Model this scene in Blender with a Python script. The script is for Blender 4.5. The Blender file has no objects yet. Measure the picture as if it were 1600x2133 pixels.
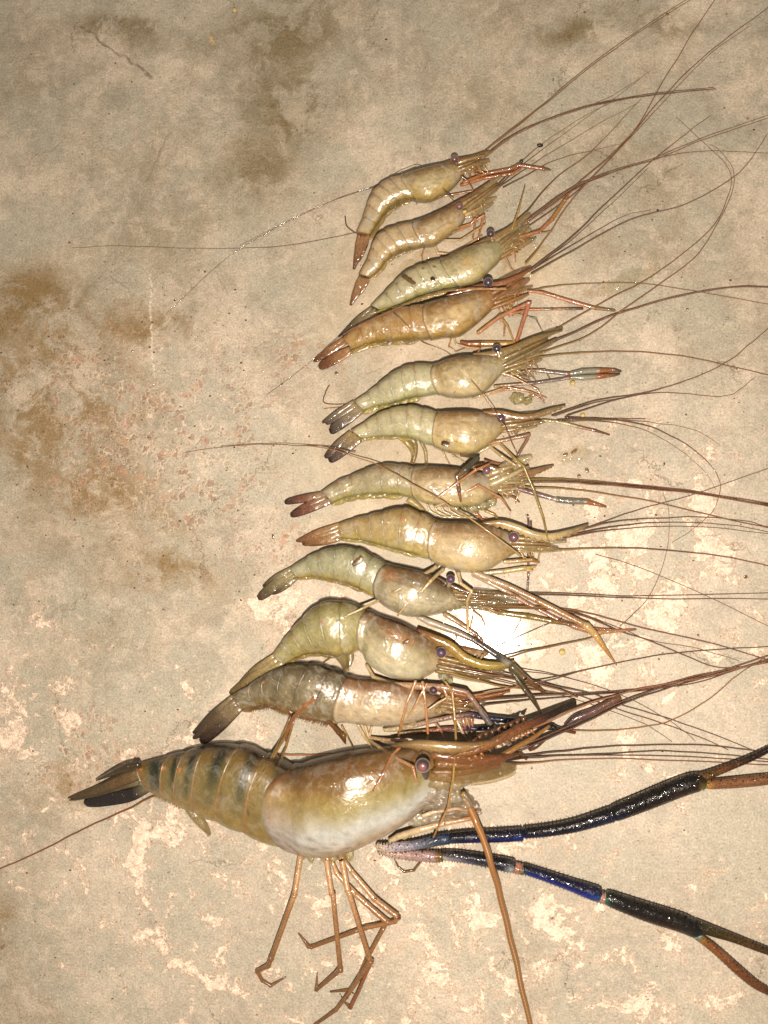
import bpy, math, random
import numpy as np
from mathutils import Vector, noise as mnoise

sc = bpy.context.scene
U = 0.0002                      # one photo pixel on the floor, in metres
# ------------------------------------------------------------------ camera
CAM = Vector((0.040, -0.026, 0.356))
AIM = Vector((0.0, 0.0, 0.0))
cam_d = bpy.data.cameras.new('camera')
cam = bpy.data.objects.new('camera', cam_d)
sc.collection.objects.link(cam)
cam.location = CAM
fwd = (AIM - CAM).normalized()
rgt = fwd.cross(Vector((0, 1, 0))).normalized()
upv = rgt.cross(fwd).normalized()
from mathutils import Matrix
cam.rotation_euler = Matrix((rgt, upv, -fwd)).transposed().to_euler()
DIST = (AIM - CAM).length
cam_d.sensor_fit = 'VERTICAL'
cam_d.sensor_height = 24.0
cam_d.lens = 24.0 * DIST / (2133 * U)
cam_d.clip_start = 0.005
cam_d.clip_end = 20
sc.camera = cam
# ------------------------------------------------------------------ light
w = bpy.data.worlds.new('World'); sc.world = w; w.use_nodes = True
w.node_tree.nodes['Background'].inputs[0].default_value = (1.0, 0.86, 0.68, 1)
w.node_tree.nodes['Background'].inputs[1].default_value = 0.34
ld = bpy.data.lights.new('phone_flash', 'POINT')
ld.energy = 10.7
ld.color = (1.0, 0.86, 0.735)
ld.shadow_soft_size = 0.004
lo = bpy.data.objects.new('phone_flash', ld)
lo.location = (0.043, -0.083, 0.352)
sc.collection.objects.link(lo)
sc.view_settings.view_transform = 'Standard'
sc.view_settings.look = 'None'
sc.view_settings.exposure = 0.0
sc.view_settings.gamma = 1.0
sc.render.engine = 'CYCLES'
cy = sc.cycles
cy.use_denoising = True
cy.max_bounces = 6; cy.diffuse_bounces = 2; cy.glossy_bounces = 2
cy.transmission_bounces = 4; cy.transparent_max_bounces = 20
cy.caustics_reflective = False; cy.caustics_refractive = False
cy.sample_clamp_indirect = 4

random.seed(7)
rnd = random.random
def uni(a, b): return a + (b - a) * rnd()

def G(px, py, z=0.0):
    """the place, z pixels-of-height above the floor, that the photograph shows at (px, py)"""
    h = z * U
    d = fwd * DIST + rgt * ((px - 800) * U) + upv * ((1066.5 - py) * U)
    t = (h - CAM.z) / d.z
    return CAM + d * t

def lin(c):
    return tuple(((v / 255) / 12.92 if v / 255 <= 0.04045 else ((v / 255 + 0.055) / 1.055) ** 2.4) for v in c)
KC = 0.63
def S(r, g, b, k=KC):
    """pigment seen as this sRGB colour under the flash"""
    c = lin((r, g, b)); y = 0.3 * c[0] + 0.59 * c[1] + 0.11 * c[2]
    c = (c[0] * 1.0, max(c[1] * 0.975, 0.37 * c[0]), max(c[2] * 0.87, 0.12 * c[0]))
    return tuple(min(0.9, max(0, v + (y - v) * -0.02) * k) for v in c)
def mix(a, b, t):
    t = max(0, min(1, t))
    return tuple(x + (y - x) * t for x, y in zip(a, b))
def ss(a, b, x):
    t = max(0, min(1, (x - a) / (b - a))) if b != a else float(x > a)
    return t * t * (3 - 2 * t)
def ramp(cols, t):
    """cols = [(pos, colour)...]"""
    if t <= cols[0][0]: return cols[0][1]
    for (p0, c0), (p1, c1) in zip(cols, cols[1:]):
        if t <= p1: return mix(c0, c1, (t - p0) / max(1e-6, p1 - p0))
    return cols[-1][1]

# ------------------------------------------------------------------ node helper
class NT:
    def __init__(s, name):
        s.m = bpy.data.materials.new(name); s.m.use_nodes = True
        s.t = s.m.node_tree; s.n = s.t.nodes; s.l = s.t.links
        s.b = s.n['Principled BSDF']; s.out = s.n['Material Output']
    def node(s, ty, **kw):
        nd = s.n.new(ty)
        for k, v in kw.items(): setattr(nd, k, v)
        return nd
    def put(s, inp, v):
        if isinstance(v, bpy.types.NodeSocket): s.l.new(v, inp)
        elif isinstance(v, (tuple, list)) and len(v) == 3 and inp.type == 'RGBA': inp.default_value = (*v, 1)
        else: inp.default_value = v
    def math(s, op, a, b=0.0, clamp=False):
        nd = s.node('ShaderNodeMath', operation=op); nd.use_clamp = clamp
        s.put(nd.inputs[0], a); s.put(nd.inputs[1], b); return nd.outputs[0]
    def vm(s, op, a, b=(0, 0, 0), out=0):
        nd = s.node('ShaderNodeVectorMath', operation=op)
        s.put(nd.inputs[0], a)
        if op == 'SCALE': s.put(nd.inputs[3], b)
        else: s.put(nd.inputs[1], b)
        return nd.outputs['Value'] if out else nd.outputs[0]
    def noise(s, vec, scale, detail=4, rough=0.55, dist=0.0, col=False):
        nd = s.node('ShaderNodeTexNoise')
        s.put(nd.inputs['Vector'], vec); nd.inputs['Scale'].default_value = scale
        nd.inputs['Detail'].default_value = detail; nd.inputs['Roughness'].default_value = rough
        nd.inputs['Distortion'].default_value = dist
        return nd.outputs['Color' if col else 'Fac']
    def vor(s, vec, scale, feature='F1', rand=1.0, out='Distance'):
        nd = s.node('ShaderNodeTexVoronoi', feature=feature)
        s.put(nd.inputs['Vector'], vec); nd.inputs['Scale'].default_value = scale
        nd.inputs['Randomness'].default_value = rand
        return nd.outputs[out]
    def mr(s, v, a, b, c=0.0, d=1.0, smooth=True):
        nd = s.node('ShaderNodeMapRange')
        nd.interpolation_type = 'SMOOTHSTEP' if smooth else 'LINEAR'
        s.put(nd.inputs[0], v)
        for i, x in enumerate((a, b, c, d)): nd.inputs[i + 1].default_value = x
        return nd.outputs[0]
    def mixc(s, f, a, b, mode='MIX'):
        nd = s.node('ShaderNodeMix', data_type='RGBA', blend_type=mode)
        s.put(nd.inputs[0], f); s.put(nd.inputs[6], a); s.put(nd.inputs[7], b)
        return nd.outputs[2]
    def bump(s, h, strength, dist, normal=None):
        nd = s.node('ShaderNodeBump')
        s.put(nd.inputs['Height'], h); nd.inputs['Strength'].default_value = strength
        nd.inputs['Distance'].default_value = dist
        if normal is not None: s.l.new(normal, nd.inputs['Normal'])
        return nd.outputs[0]

# ------------------------------------------------------------------ floor material
def floor_material():
    M = NT('worn_concrete')
    tc = M.node('ShaderNodeTexCoord').outputs['Object']
    q = M.vm('SCALE', tc, 5.0)                       # 1 unit = 1000 photo pixels
    wob = M.vm('SCALE', M.vm('SUBTRACT', M.noise(q, 3.5, 5, 0.6, col=True), (0.5, 0.5, 0.5)), 0.30)
    qd = M.vm('ADD', q, wob)
    wob2 = M.vm('SCALE', M.vm('SUBTRACT', M.noise(q, 22, 4, 0.6, col=True), (0.5, 0.5, 0.5)), 0.035)
    qe = M.vm('ADD', q, wob2)
    def blob(px, py, rx, ry, soft=0.9, dv=qd, rot=0):
        g = G(px, py) * 5
        v = M.vm('SUBTRACT', dv, (g.x, g.y, 0))
        if rot:
            vr = M.node('ShaderNodeVectorRotate', rotation_type='Z_AXIS')
            M.put(vr.inputs['Vector'], v); vr.inputs['Angle'].default_value = rot; v = vr.outputs[0]
        v = M.vm('MULTIPLY', v, (1000 / rx, 1000 / ry, 0))
        return M.mr(M.vm('LENGTH', v, out=1), 1.0, max(0.0, 1.0 - soft))
    def add(*a):
        r = a[0]
        for x in a[1:]: r = M.math('MAXIMUM', r, x)
        return r
    # ground tone
    n1 = M.noise(q, 2.2, 6, 0.6)
    n2 = M.noise(q, 7.0, 8, 0.62, 0.3)
    n3 = M.noise(q, 60, 6, 0.7)
    n4 = M.noise(q, 240, 4, 0.7)
    col = M.mixc(M.mr(n1, 0.36, 0.60), (0.27, 0.232, 0.170), (0.44, 0.38, 0.30))
    col = M.mixc(M.math('MULTIPLY', M.mr(n2, 0.44, 0.60), 0.8), col, (0.285, 0.262, 0.205))
    n5 = M.noise(qe, 16, 9, 0.72, 0.4)
    col = M.mixc(M.math('MULTIPLY', M.mr(n5, 0.51, 0.58), 0.34), col, (0.50, 0.43, 0.345))
    col = M.mixc(M.math('MULTIPLY', M.mr(n5, 0.47, 0.41), 0.30), col, (0.20, 0.172, 0.125))
    # greenish worn pools of smooth cement
    
    # warm tint low and right
    warm = add(blob(1400, 1600, 1000, 1000, 1.0), blob(500, 1950, 700, 500, 1.0))
    col = M.mixc(M.math('MULTIPLY', warm, 0.6), col, (0.365, 0.325, 0.262))
    pool = M.mr(M.noise(q, 5.5, 5, 0.55, 0.6), 0.49, 0.58)
    col = M.mixc(M.math('MULTIPLY', pool, 0.55), col, (0.315, 0.298, 0.235))
    # brown damp stains
    st = add(blob(600, 60, 250, 150), blob(600, 200, 170, 170), blob(560, 330, 130, 150, 1.0), blob(250, 60, 240, 70, 1.0),
             blob(1250, 40, 300, 70, 1.0), blob(90, 640, 250, 120, 1.0))
    stn = M.mr(M.noise(qe, 8, 10, 0.74, 0.6), 0.43, 0.55, 0.22, 1.0)
    col = M.mixc(M.math('MULTIPLY', M.math('MULTIPLY', st, stn), 1.0), col, (0.17, 0.135, 0.078))
    st2 = add(blob(60, 820, 240, 260, 1.0), blob(210, 1010, 200, 160, 1.0), blob(40, 880, 150, 170, 1.0), blob(250, 1050, 190, 170, 1.0), blob(120, 740, 260, 110, 1.0),
              blob(330, 1190, 200, 70, 1.0), blob(30, 1960, 70, 120, 1.0), blob(60, 640, 300, 200, 1.0), blob(120, 850, 380, 300, 1.0), blob(300, 700, 200, 80, 1.0), blob(200, 1640, 200, 90, 1.0))
    col = M.mixc(M.math('MULTIPLY', M.math('MULTIPLY', st2, stn), 0.95), col, (0.19, 0.128, 0.058))
    speck = M.math('MULTIPLY', M.mr(M.noise(q, 50, 5, 0.75), 0.56, 0.66), add(st2, M.math('MULTIPLY', st, 0.7)))
    col = M.mixc(M.math('MULTIPLY', speck, 0.8), col, (0.12, 0.07, 0.03))
    # pale crusty plaster left on the cement, crisp broken edges
    reg = add(blob(800, 1900, 1300, 520, 0.8), blob(1350, 1250, 520, 700, 0.9), M.math('MULTIPLY', blob(60, 1450, 320, 420, 0.9), 0.95), blob(250, 1750, 420, 420, .8), M.math('MULTIPLY', blob(280, 880, 260, 200, 1.0), 0.55),
              blob(640, 1250, 330, 220, 0.9), blob(420, 1480, 300, 180, 0.9))
    pn = M.noise(qe, 13.0, 10, 0.68, 0.4)
    thr = M.math('ADD', pn, M.math('MULTIPLY', M.math('SUBTRACT', reg, 1.0), 0.16))
    thr = M.math('ADD', thr, M.math('MULTIPLY', M.math('SUBTRACT', M.noise(q, 2.6, 3, 0.5), 0.5), 0.22))
    faint = M.mr(thr, 0.490, 0.535)
    col = M.mixc(M.math('MULTIPLY', faint, 0.35), col, (0.60, 0.49, 0.38))
    patch = M.mr(thr, 0.534, 0.556)
    pcol = M.mixc(M.mr(n3, 0.35, 0.65), (0.50, 0.40, 0.31), (0.68, 0.56, 0.45))
    col = M.mixc(M.math('MULTIPLY', patch, 0.86), col, pcol)
    edge = M.math('MULTIPLY', M.mr(thr, 0.512, 0.527), M.math('SUBTRACT', 1.0, patch))
    col = M.mixc(M.math('MULTIPLY', edge, 0.35), col, (0.30, 0.215, 0.15))
    # small second crop of crust flecks
    fl = M.noise(qe, 34, 6, 0.7, 0.2)
    flm = M.math('MULTIPLY', M.mr(fl, 0.60, 0.63), add(M.math('MULTIPLY', reg, 0.9), blob(330, 900, 330, 330, 1.0)))
    col = M.mixc(M.math('MULTIPLY', flm, 0.7), col, (0.70, 0.55, 0.42))
    # pink brown pitting in chains (left, middle)
    pr = add(blob(370, 930, 360, 270, 0.6), blob(180, 800, 260, 180, 1.0), blob(620, 760, 180, 130, 1.0),
             blob(640, 1330, 160, 120, 1.0), blob(170, 1560, 220, 120, 1.0), blob(560, 1120, 160, 120, 0.9))
    vd = M.vor(qe, 7.0, 'DISTANCE_TO_EDGE')
    chain = M.mr(vd, 0.085, 0.02)
    pit = M.math('MINIMUM', M.vor(qe, 58, 'F1'), M.math('ADD', M.vor(M.vm('ADD', qe, (3.3, 1.7, 0)), 120, 'F1'), 0.05))
    pitm = M.mr(pit, 0.42, 0.30)
    gate = M.mr(M.noise(q, 28, 3, 0.5), 0.42, 0.56)
    pk = M.math('MULTIPLY', M.math('MULTIPLY', M.math('MULTIPLY', pitm, gate), M.mr(vd, 0.30, 0.04, 0.12, 1.0)), pr)
    col = M.mixc(M.math('MULTIPLY', pk, 0.85), col, (0.235, 0.165, 0.115))
    rim = M.math('MULTIPLY', M.math('MULTIPLY', M.mr(pit, 0.30, 0.36), M.mr(pit, 0.50, 0.42)), M.math('MULTIPLY', pr, gate))
    col = M.mixc(M.math('MULTIPLY', rim, 0.40), col, (0.62, 0.50, 0.38))
    ch2 = M.math('MULTIPLY', M.math('MULTIPLY', chain, M.mr(M.noise(q, 45, 5, 0.7), 0.5, 0.6)), pr)
    col = M.mixc(M.math('MULTIPLY', ch2, 0.65), col, (0.36, 0.20, 0.13))
    # rust specks and dark dust specks everywhere
    rs = M.math('MULTIPLY', M.mr(M.noise(q, 75, 3, 0.6), 0.68, 0.71), M.mr(n2, 0.45, 0.55))
    col = M.mixc(M.math('MULTIPLY', rs, 0.85), col, (0.20, 0.075, 0.03))
    dk = M.mr(M.noise(q, 110, 3, 0.6), 0.68, 0.705)
    col = M.mixc(M.math('MULTIPLY', dk, 0.75), col, (0.09, 0.06, 0.035))
    # hair cracks and scratches
    cr = M.vor(M.vm('ADD', q, M.vm('SCALE', M.vm('SUBTRACT', M.noise(q, 9, 5, 0.7, col=True), (0.5, 0.5, 0.5)), 0.16)), 2.1, 'DISTANCE_TO_EDGE')
    crm = M.math('MULTIPLY', M.mr(cr, 0.0045, 0.0012), M.mr(M.noise(q, 6, 3, 0.5), 0.50, 0.60))
    col = M.mixc(M.math('MULTIPLY', crm, 0.55), col, (0.16, 0.105, 0.06))
    def scratch(x0, y0, x1, y1, wd, kk):
        a, b = G(x0, y0) * 5, G(x1, y1) * 5
        ang = math.atan2(b.y - a.y, b.x - a.x)
        v = M.vm('SUBTRACT', qe, ((a.x + b.x) / 2, (a.y + b.y) / 2, 0))
        vr = M.node('ShaderNodeVectorRotate', rotation_type='Z_AXIS'); M.put(vr.inputs['Vector'], v)
        vr.inputs['Angle'].default_value = -ang
        v = M.vm('MULTIPLY', vr.outputs[0], (2 / (b - a).length, 1000 / wd, 0))
        sx = M.node('ShaderNodeSeparateXYZ'); M.put(sx.inputs[0], v)
        f = M.math('MULTIPLY', M.mr(M.math('ABSOLUTE', sx.outputs[0]), 1.0, 0.85), M.mr(M.math('ABSOLUTE', sx.outputs[1]), 1.0, 0.2))
        f = M.math('MULTIPLY', f, M.mr(n3, 0.40, 0.55, 0.25, 1.0))
        return M.math('MULTIPLY', f, kk)
    for a in [(165, 50, 320, 163, 5, 0.8), (350, 185, 470, 250, 3, 0.3), (352, 272, 305, 385, 2.5, 0.5), (545, 235, 480, 350, 2.5, 0.4),
              (405, 110, 390, 200, 2.5, 0.35), (230, 570, 270, 600, 2.5, 0.5), (445, 560, 480, 620, 2.5, 0.45), (440, 900, 372, 962, 2, 0.6),
              (70, 770, 135, 730, 4, 0.3)]:
        col = M.mixc(scratch(*a), col, (0.13, 0.095, 0.06))
    col = M.mixc(scratch(312, 560, 322, 800, 3, 0.55), col, (0.62, 0.55, 0.42))
    y1 = scratch(430, 60, 446, 98, 6, 0.7)
    col = M.mixc(y1, col, (0.52, 0.36, 0.12))
    # grain
    gr = M.mr(n4, 0.3, 0.7, 0.73, 1.27, False)
    cc = M.node('ShaderNodeCombineXYZ'); [M.put(cc.inputs[i], gr) for i in range(3)]
    col = M.mixc(1.0, col, cc.outputs[0], 'MULTIPLY')
    gr2 = M.mr(n3, 0.3, 0.7, 0.86, 1.14, False)
    cc = M.node('ShaderNodeCombineXYZ'); [M.put(cc.inputs[i], gr2) for i in range(3)]
    col = M.mixc(1.0, col, cc.outputs[0], 'MULTIPLY')
    # seepage under the prawns: yellowish wetness
    seep = add(blob(860, 620, 330, 300, 0.8), blob(900, 1000, 380, 330, 0.8), blob(900, 1400, 330, 260, 0.8), blob(1080, 560, 150, 100, 0.8))
    col = M.mixc(M.math('MULTIPLY', seep, 0.28), col, (0.60, 0.47, 0.30))
    hs = M.node('ShaderNodeHueSaturation'); hs.inputs['Saturation'].default_value = 1.04; hs.inputs['Value'].default_value = 1.0; M.put(hs.inputs['Color'], col); col = hs.outputs[0]
    M.put(M.b.inputs['Base Color'], col)
    wet = add(blob(1000, 1290, 135, 105, 0.6, qd), M.math('MULTIPLY', blob(1010, 1200, 330, 300, 1.0, qd), 0.22), M.math('MULTIPLY', seep, 0.12))
    wet = M.math('MULTIPLY', wet, M.mr(M.noise(qe, 14, 6, 0.65, 0.5), 0.40, 0.50, 0.12, 1.0))
    M.put(M.b.inputs['Roughness'], M.mr(n3, 0.3, 0.7, 0.42, 0.62, False))
    M.b.inputs['Specular IOR Level'].default_value = 0.35
    M.put(M.b.inputs['Coat Weight'], wet)
    M.put(M.b.inputs['Coat Roughness'], M.mr(n3, 0.35, 0.65, 0.11, 0.24, False))
    h = M.math('ADD', M.math('MULTIPLY', patch, 1.0), M.math('MULTIPLY', n3, 0.8))
    h = M.math('ADD', h, M.math('MULTIPLY', flm, 0.5))
    h = M.math('SUBTRACT', h, M.math('MULTIPLY', pk, 0.9))
    h = M.math('SUBTRACT', h, M.math('MULTIPLY', crm, 1.0))
    h = M.math('ADD', h, M.math('MULTIPLY', n4, 0.35))
    M.put(M.b.inputs['Normal'], M.bump(h, 0.55, 0.0005))
    return M.m

def shell_material(name, rough, coat, sss, bumps, alpha=1.0, speckle=0.35, lumps=0.5, cloud=0.0, coatr=0.10, rim=0.0):
    M = NT(name)
    at = M.node('ShaderNodeAttribute', attribute_name='pig').outputs['Color']
    tc = M.node('ShaderNodeTexCoord').outputs['Object']
    q = M.vm('SCALE', tc, 5000.0)                     # photo pixels
    a = M.noise(q, 0.045, 5, 0.6, 0.5)
    b = M.noise(q, 0.35, 4, 0.65)
    f = M.mr(a, 0.3, 0.7, 0.84, 1.16, False)
    g = M.mr(b, 0.3, 0.7, 0.90, 1.10, False)
    m = M.math('MULTIPLY', f, g)
    cc = M.node('ShaderNodeCombineXYZ'); [M.put(cc.inputs[i], m) for i in range(3)]
    col = M.mixc(1.0, at, cc.outputs[0], 'MULTIPLY')
    dots = M.mr(M.noise(q, 0.55, 2, 0.5), 0.66, 0.74)
    gate = M.mr(M.noise(q, 0.03, 2, 0.5), 0.45, 0.6)
    col = M.mixc(M.math('MULTIPLY', M.math('MULTIPLY', dots, gate), speckle), col, (0.10, 0.05, 0.015))
    if cloud:
        # flesh and fluid seen through the clear shell: milky clouds and yellow brown veins
        c1 = M.mr(M.noise(q, 0.028, 6, 0.62, 1.2), 0.47, 0.68)
        col = M.mixc(M.math('MULTIPLY', c1, cloud), col, M.mixc(0.55, col, (0.33, 0.31, 0.26)))
        c2 = M.mr(M.noise(M.vm('ADD', q, (900, 40, 3)), 0.06, 5, 0.7, 2.0), 0.56, 0.72)
        col = M.mixc(M.math('MULTIPLY', c2, cloud * 0.8), col, M.mixc(0.6, col, (0.13, 0.075, 0.02)))
        w1 = M.node('ShaderNodeTexWave'); w1.inputs['Scale'].default_value = 0.055; w1.inputs['Distortion'].default_value = 9.0
        w1.inputs['Detail'].default_value = 3.0; M.put(w1.inputs['Vector'], M.vm('MULTIPLY', q, (0.4, 1.6, 1.0)))
        c3 = M.math('MULTIPLY', M.mr(w1.outputs['Fac'], 0.72, 0.95), M.mr(a, 0.45, 0.6))
        col = M.mixc(M.math('MULTIPLY', c3, cloud * 0.45), col, M.mixc(0.5, col, (0.40, 0.34, 0.24)))
    if name in ('prawn_membrane', 'tail_fan_skin', 'prawn_limb'):
        fb = M.noise(q, 0.22, 3, 0.7, 1.5)
        f2 = M.mr(fb, 0.35, 0.65, 0.70, 1.28, False)
        cc = M.node('ShaderNodeCombineXYZ'); [M.put(cc.inputs[i], f2) for i in range(3)]
        col = M.mixc(1.0, col, cc.outputs[0], 'MULTIPLY')
    M.put(M.b.inputs['Base Color'], col)
    M.put(M.b.inputs['Roughness'], M.mr(b, 0.3, 0.7, rough * 0.7, rough * 1.4, False))
    M.b.inputs['Subsurface Weight'].default_value = sss
    M.b.inputs['Subsurface Radius'].default_value = (1.0, 0.85, 0.55)
    M.b.inputs['Subsurface Scale'].default_value = 0.0010
    M.b.inputs['Coat Weight'].default_value = coat
    M.b.inputs['Coat Roughness'].default_value = coatr
    M.b.inputs['Coat IOR'].default_value = 1.6
    M.b.inputs['IOR'].default_value = 1.45
    l = M.noise(q, 0.05, 2, 0.5, 0.6)
    h = M.math('ADD', M.math('MULTIPLY', l, lumps * 6), M.math('MULTIPLY', b, 0.25))
    if name == 'claw_armour':
        h = M.math('ADD', h, M.math('MULTIPLY', M.mr(M.vor(q, 0.32, 'F1'), 0.0, 0.45, 1.0, 0.0), 2.2))
    nrm = M.bump(h, bumps, U * 1.6)
    M.put(M.b.inputs['Normal'], nrm)
    drops = M.mr(M.noise(q, 0.20, 3, 0.6), 0.56, 0.70)
    wl = M.math('ADD', M.math('MULTIPLY', M.noise(q, 0.06, 2, 0.5, 1.0), 6.0 * lumps), M.math('MULTIPLY', drops, 0.9))
    if name == 'claw_armour':
        wl = M.math('ADD', wl, M.math('MULTIPLY', M.mr(M.vor(q, 0.32, 'F1'), 0.0, 0.45, 1.0, 0.0), 3.0))
    M.put(M.b.inputs['Coat Normal'], M.bump(wl, bumps * 1.2, U * 1.6))
    if rim:
        vv = M.node('ShaderNodeAttribute', attribute_name='along').outputs['Fac']
        al = M.math('MINIMUM', M.mr(vv, 0.0, 0.09, 1 - rim, 1.0), M.mr(vv, 0.84, 1.0, 1.0, 1 - rim * .9))
        M.put(M.b.inputs['Alpha'], al)
    if alpha < 1:
        M.put(M.b.inputs['Alpha'], M.mr(b, 0.3, 0.7, alpha - 0.10, alpha + 0.08, False))
    return M.m

def antenna_material():
    M = NT('antenna_filament')
    at = M.node('ShaderNodeAttribute', attribute_name='pig').outputs['Color']
    al = M.node('ShaderNodeAttribute', attribute_name='along').outputs['Fac']
    s = M.math('SINE', M.math('MULTIPLY', al, 2.2))
    f = M.mr(s, -0.2, 0.7, 0.62, 1.15, False)
    cc = M.node('ShaderNodeCombineXYZ'); [M.put(cc.inputs[i], f) for i in range(3)]
    M.put(M.b.inputs['Base Color'], M.mixc(1.0, at, cc.outputs[0], 'MULTIPLY'))
    M.b.inputs['Roughness'].default_value = 0.28
    M.b.inputs['Coat Weight'].default_value = 0.5
    M.b.inputs['Coat Roughness'].default_value = 0.1
    M.put(M.b.inputs['Normal'], M.bump(s, 0.5, U * 0.4))
    return M.m

def eye_material():
    M = NT('compound_eye')
    at = M.node('ShaderNodeAttribute', attribute_name='pig').outputs['Color']
    M.put(M.b.inputs['Base Color'], at)
    M.b.inputs['Roughness'].default_value = 0.34
    M.b.inputs['Coat Weight'].default_value = 1.0
    M.b.inputs['Coat Roughness'].default_value = 0.07
    M.b.inputs['Sheen Weight'].default_value = 0.3
    tc = M.node('ShaderNodeTexCoord').outputs['Object']
    M.put(M.b.inputs['Normal'], M.bump(M.vor(tc, 5000, 'F1'), 0.3, U * 0.4))
    return M.m

def water_material():
    M = NT('standing_water')
    M.n.remove(M.b)
    tr = M.node('ShaderNodeBsdfTransparent'); tr.inputs[0].default_value = (0.97, 0.95, 0.90, 1)
    gl = M.node('ShaderNodeBsdfGlossy'); gl.inputs['Roughness'].default_value = 0.07
    fr = M.node('ShaderNodeFresnel'); fr.inputs[0].default_value = 1.33
    mx = M.node('ShaderNodeMixShader')
    M.l.new(M.math('MINIMUM', M.math('ADD', fr.outputs[0], 0.02), 0.16), mx.inputs[0]); M.l.new(tr.outputs[0], mx.inputs[1]); M.l.new(gl.outputs[0], mx.inputs[2])
    M.l.new(mx.outputs[0], M.out.inputs[0])
    return M.m

FLOOR = floor_material()
SHELL = shell_material('prawn_shell', 0.30, 0.75, 0.35, 0.38, lumps=0.85, cloud=0.9, coatr=0.055, speckle=0.8, rim=0.62)
SHELL_BIG = shell_material('large_prawn_shell', 0.34, 0.65, 0.30, 0.26, lumps=0.75, cloud=0.4, coatr=0.055, speckle=0.7, rim=0.5)
LIMB = shell_material('prawn_limb', 0.28, 0.7, 0.10, 0.30, speckle=0.3)
MEMB = shell_material('prawn_membrane', 0.22, 0.9, 0.0, 0.5, alpha=0.48, lumps=0.9, coatr=0.08)
FAN = shell_material('tail_fan_skin', 0.24, 0.7, 0.0, 0.45, alpha=0.93, lumps=0.6, coatr=0.07)
FLESH = shell_material('wet_mouth_tissue', 0.25, 1.0, 0.15, 0.6, alpha=0.50, speckle=0.5, lumps=1.2, coatr=0.09)
ARMOUR = shell_material('claw_armour', 0.30, 0.40, 0.0, 0.8, speckle=0.1, lumps=0.5, coatr=0.10)
ARMOUR.node_tree.nodes['Principled BSDF'].inputs['Specular IOR Level'].default_value = 0.22
ANT = antenna_material()
EYE = eye_material()
WATER = water_material()
def plain(name, c, rough=0.6):
    M = NT(name); tc = M.node('ShaderNodeTexCoord').outputs['Object']
    n = M.noise(tc, 2500, 4, 0.6)
    M.put(M.b.inputs['Base Color'], M.mixc(n, tuple(x * 0.6 for x in c), tuple(min(1, x * 1.4) for x in c)))
    M.b.inputs['Roughness'].default_value = rough
    M.put(M.b.inputs['Normal'], M.bump(n, 0.5, 0.0002))
    return M.m

# ------------------------------------------------------------------ mesh helpers
class MB:
    def __init__(s): s.v = []; s.f = []; s.c = []; s.a = []
    def add(s, vs, fs, cs, al=None):
        o = len(s.v); s.v += vs; s.c += cs; s.a += (al or [0.0] * len(vs))
        s.f += [tuple(i + o for i in f) for f in fs]
def link(name, mb, mat, parent=None, origin=None, smooth=True):
    org = origin if origin is not None else (parent.get('_w') if False else None)
    o0 = Vector((0, 0, 0))
    if parent is not None: o0 = WORLD[parent.name]
    elif origin is not None: o0 = origin
    me = bpy.data.meshes.new(name)
    me.from_pydata([(p[0] - o0.x, p[1] - o0.y, p[2] - o0.z) for p in mb.v], [], mb.f)
    at = me.color_attributes.new('pig', 'FLOAT_COLOR', 'POINT')
    arr = np.ones((len(mb.v), 4), dtype=np.float32); arr[:, :3] = np.array(mb.c, dtype=np.float32).reshape(-1, 3)
    at.data.foreach_set('color', arr.ravel())
    al = me.attributes.new('along', 'FLOAT', 'POINT'); al.data.foreach_set('value', np.array(mb.a, dtype=np.float32))
    if smooth: me.polygons.foreach_set('use_smooth', [True] * len(me.polygons))
    me.materials.append(mat)
    o = bpy.data.objects.new(name, me); sc.collection.objects.link(o)
    if parent is not None: o.parent = parent
    else: o.location = o0
    WORLD[o.name] = o0
    return o
WORLD = {}
def catmull(P, n):
    """P list of tuples -> resampled list (n per span) through all points"""
    P = [np.array(p, float) for p in P]
    if len(P) == 2: P = [P[0], (P[0] + P[1]) / 2, P[1]]
    out = []
    E = [2 * P[0] - P[1]] + P + [2 * P[-1] - P[-2]]
    for i in range(1, len(E) - 2):
        p0, p1, p2, p3 = E[i - 1], E[i], E[i + 1], E[i + 2]
        for k in range(n):
            t = k / n
            out.append(0.5 * (2 * p1 + (p2 - p0) * t + (2 * p0 - 5 * p1 + 4 * p2 - p3) * t * t + (3 * p1 - p0 - 3 * p2 + p3) * t ** 3))
    out.append(P[-1]); return out
def evalcat(P, t):
    n = len(P); i = int(max(0, min(n - 2, math.floor(t)))); f = t - i
    g = lambda k: P[k] if 0 <= k < n else (2 * P[0] - P[1] if k < 0 else 2 * P[-1] - P[-2])
    p0, p1, p2, p3 = g(i - 1), g(i), g(i + 1), g(i + 2)
    if f < 0 or f > 1: return p1 + (p2 - p1) * f
    return 0.5 * (2 * p1 + (p2 - p0) * f + (2 * p0 - 5 * p1 + 4 * p2 - p3) * f * f + (3 * p1 - p0 - 3 * p2 + p3) * f ** 3)

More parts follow.
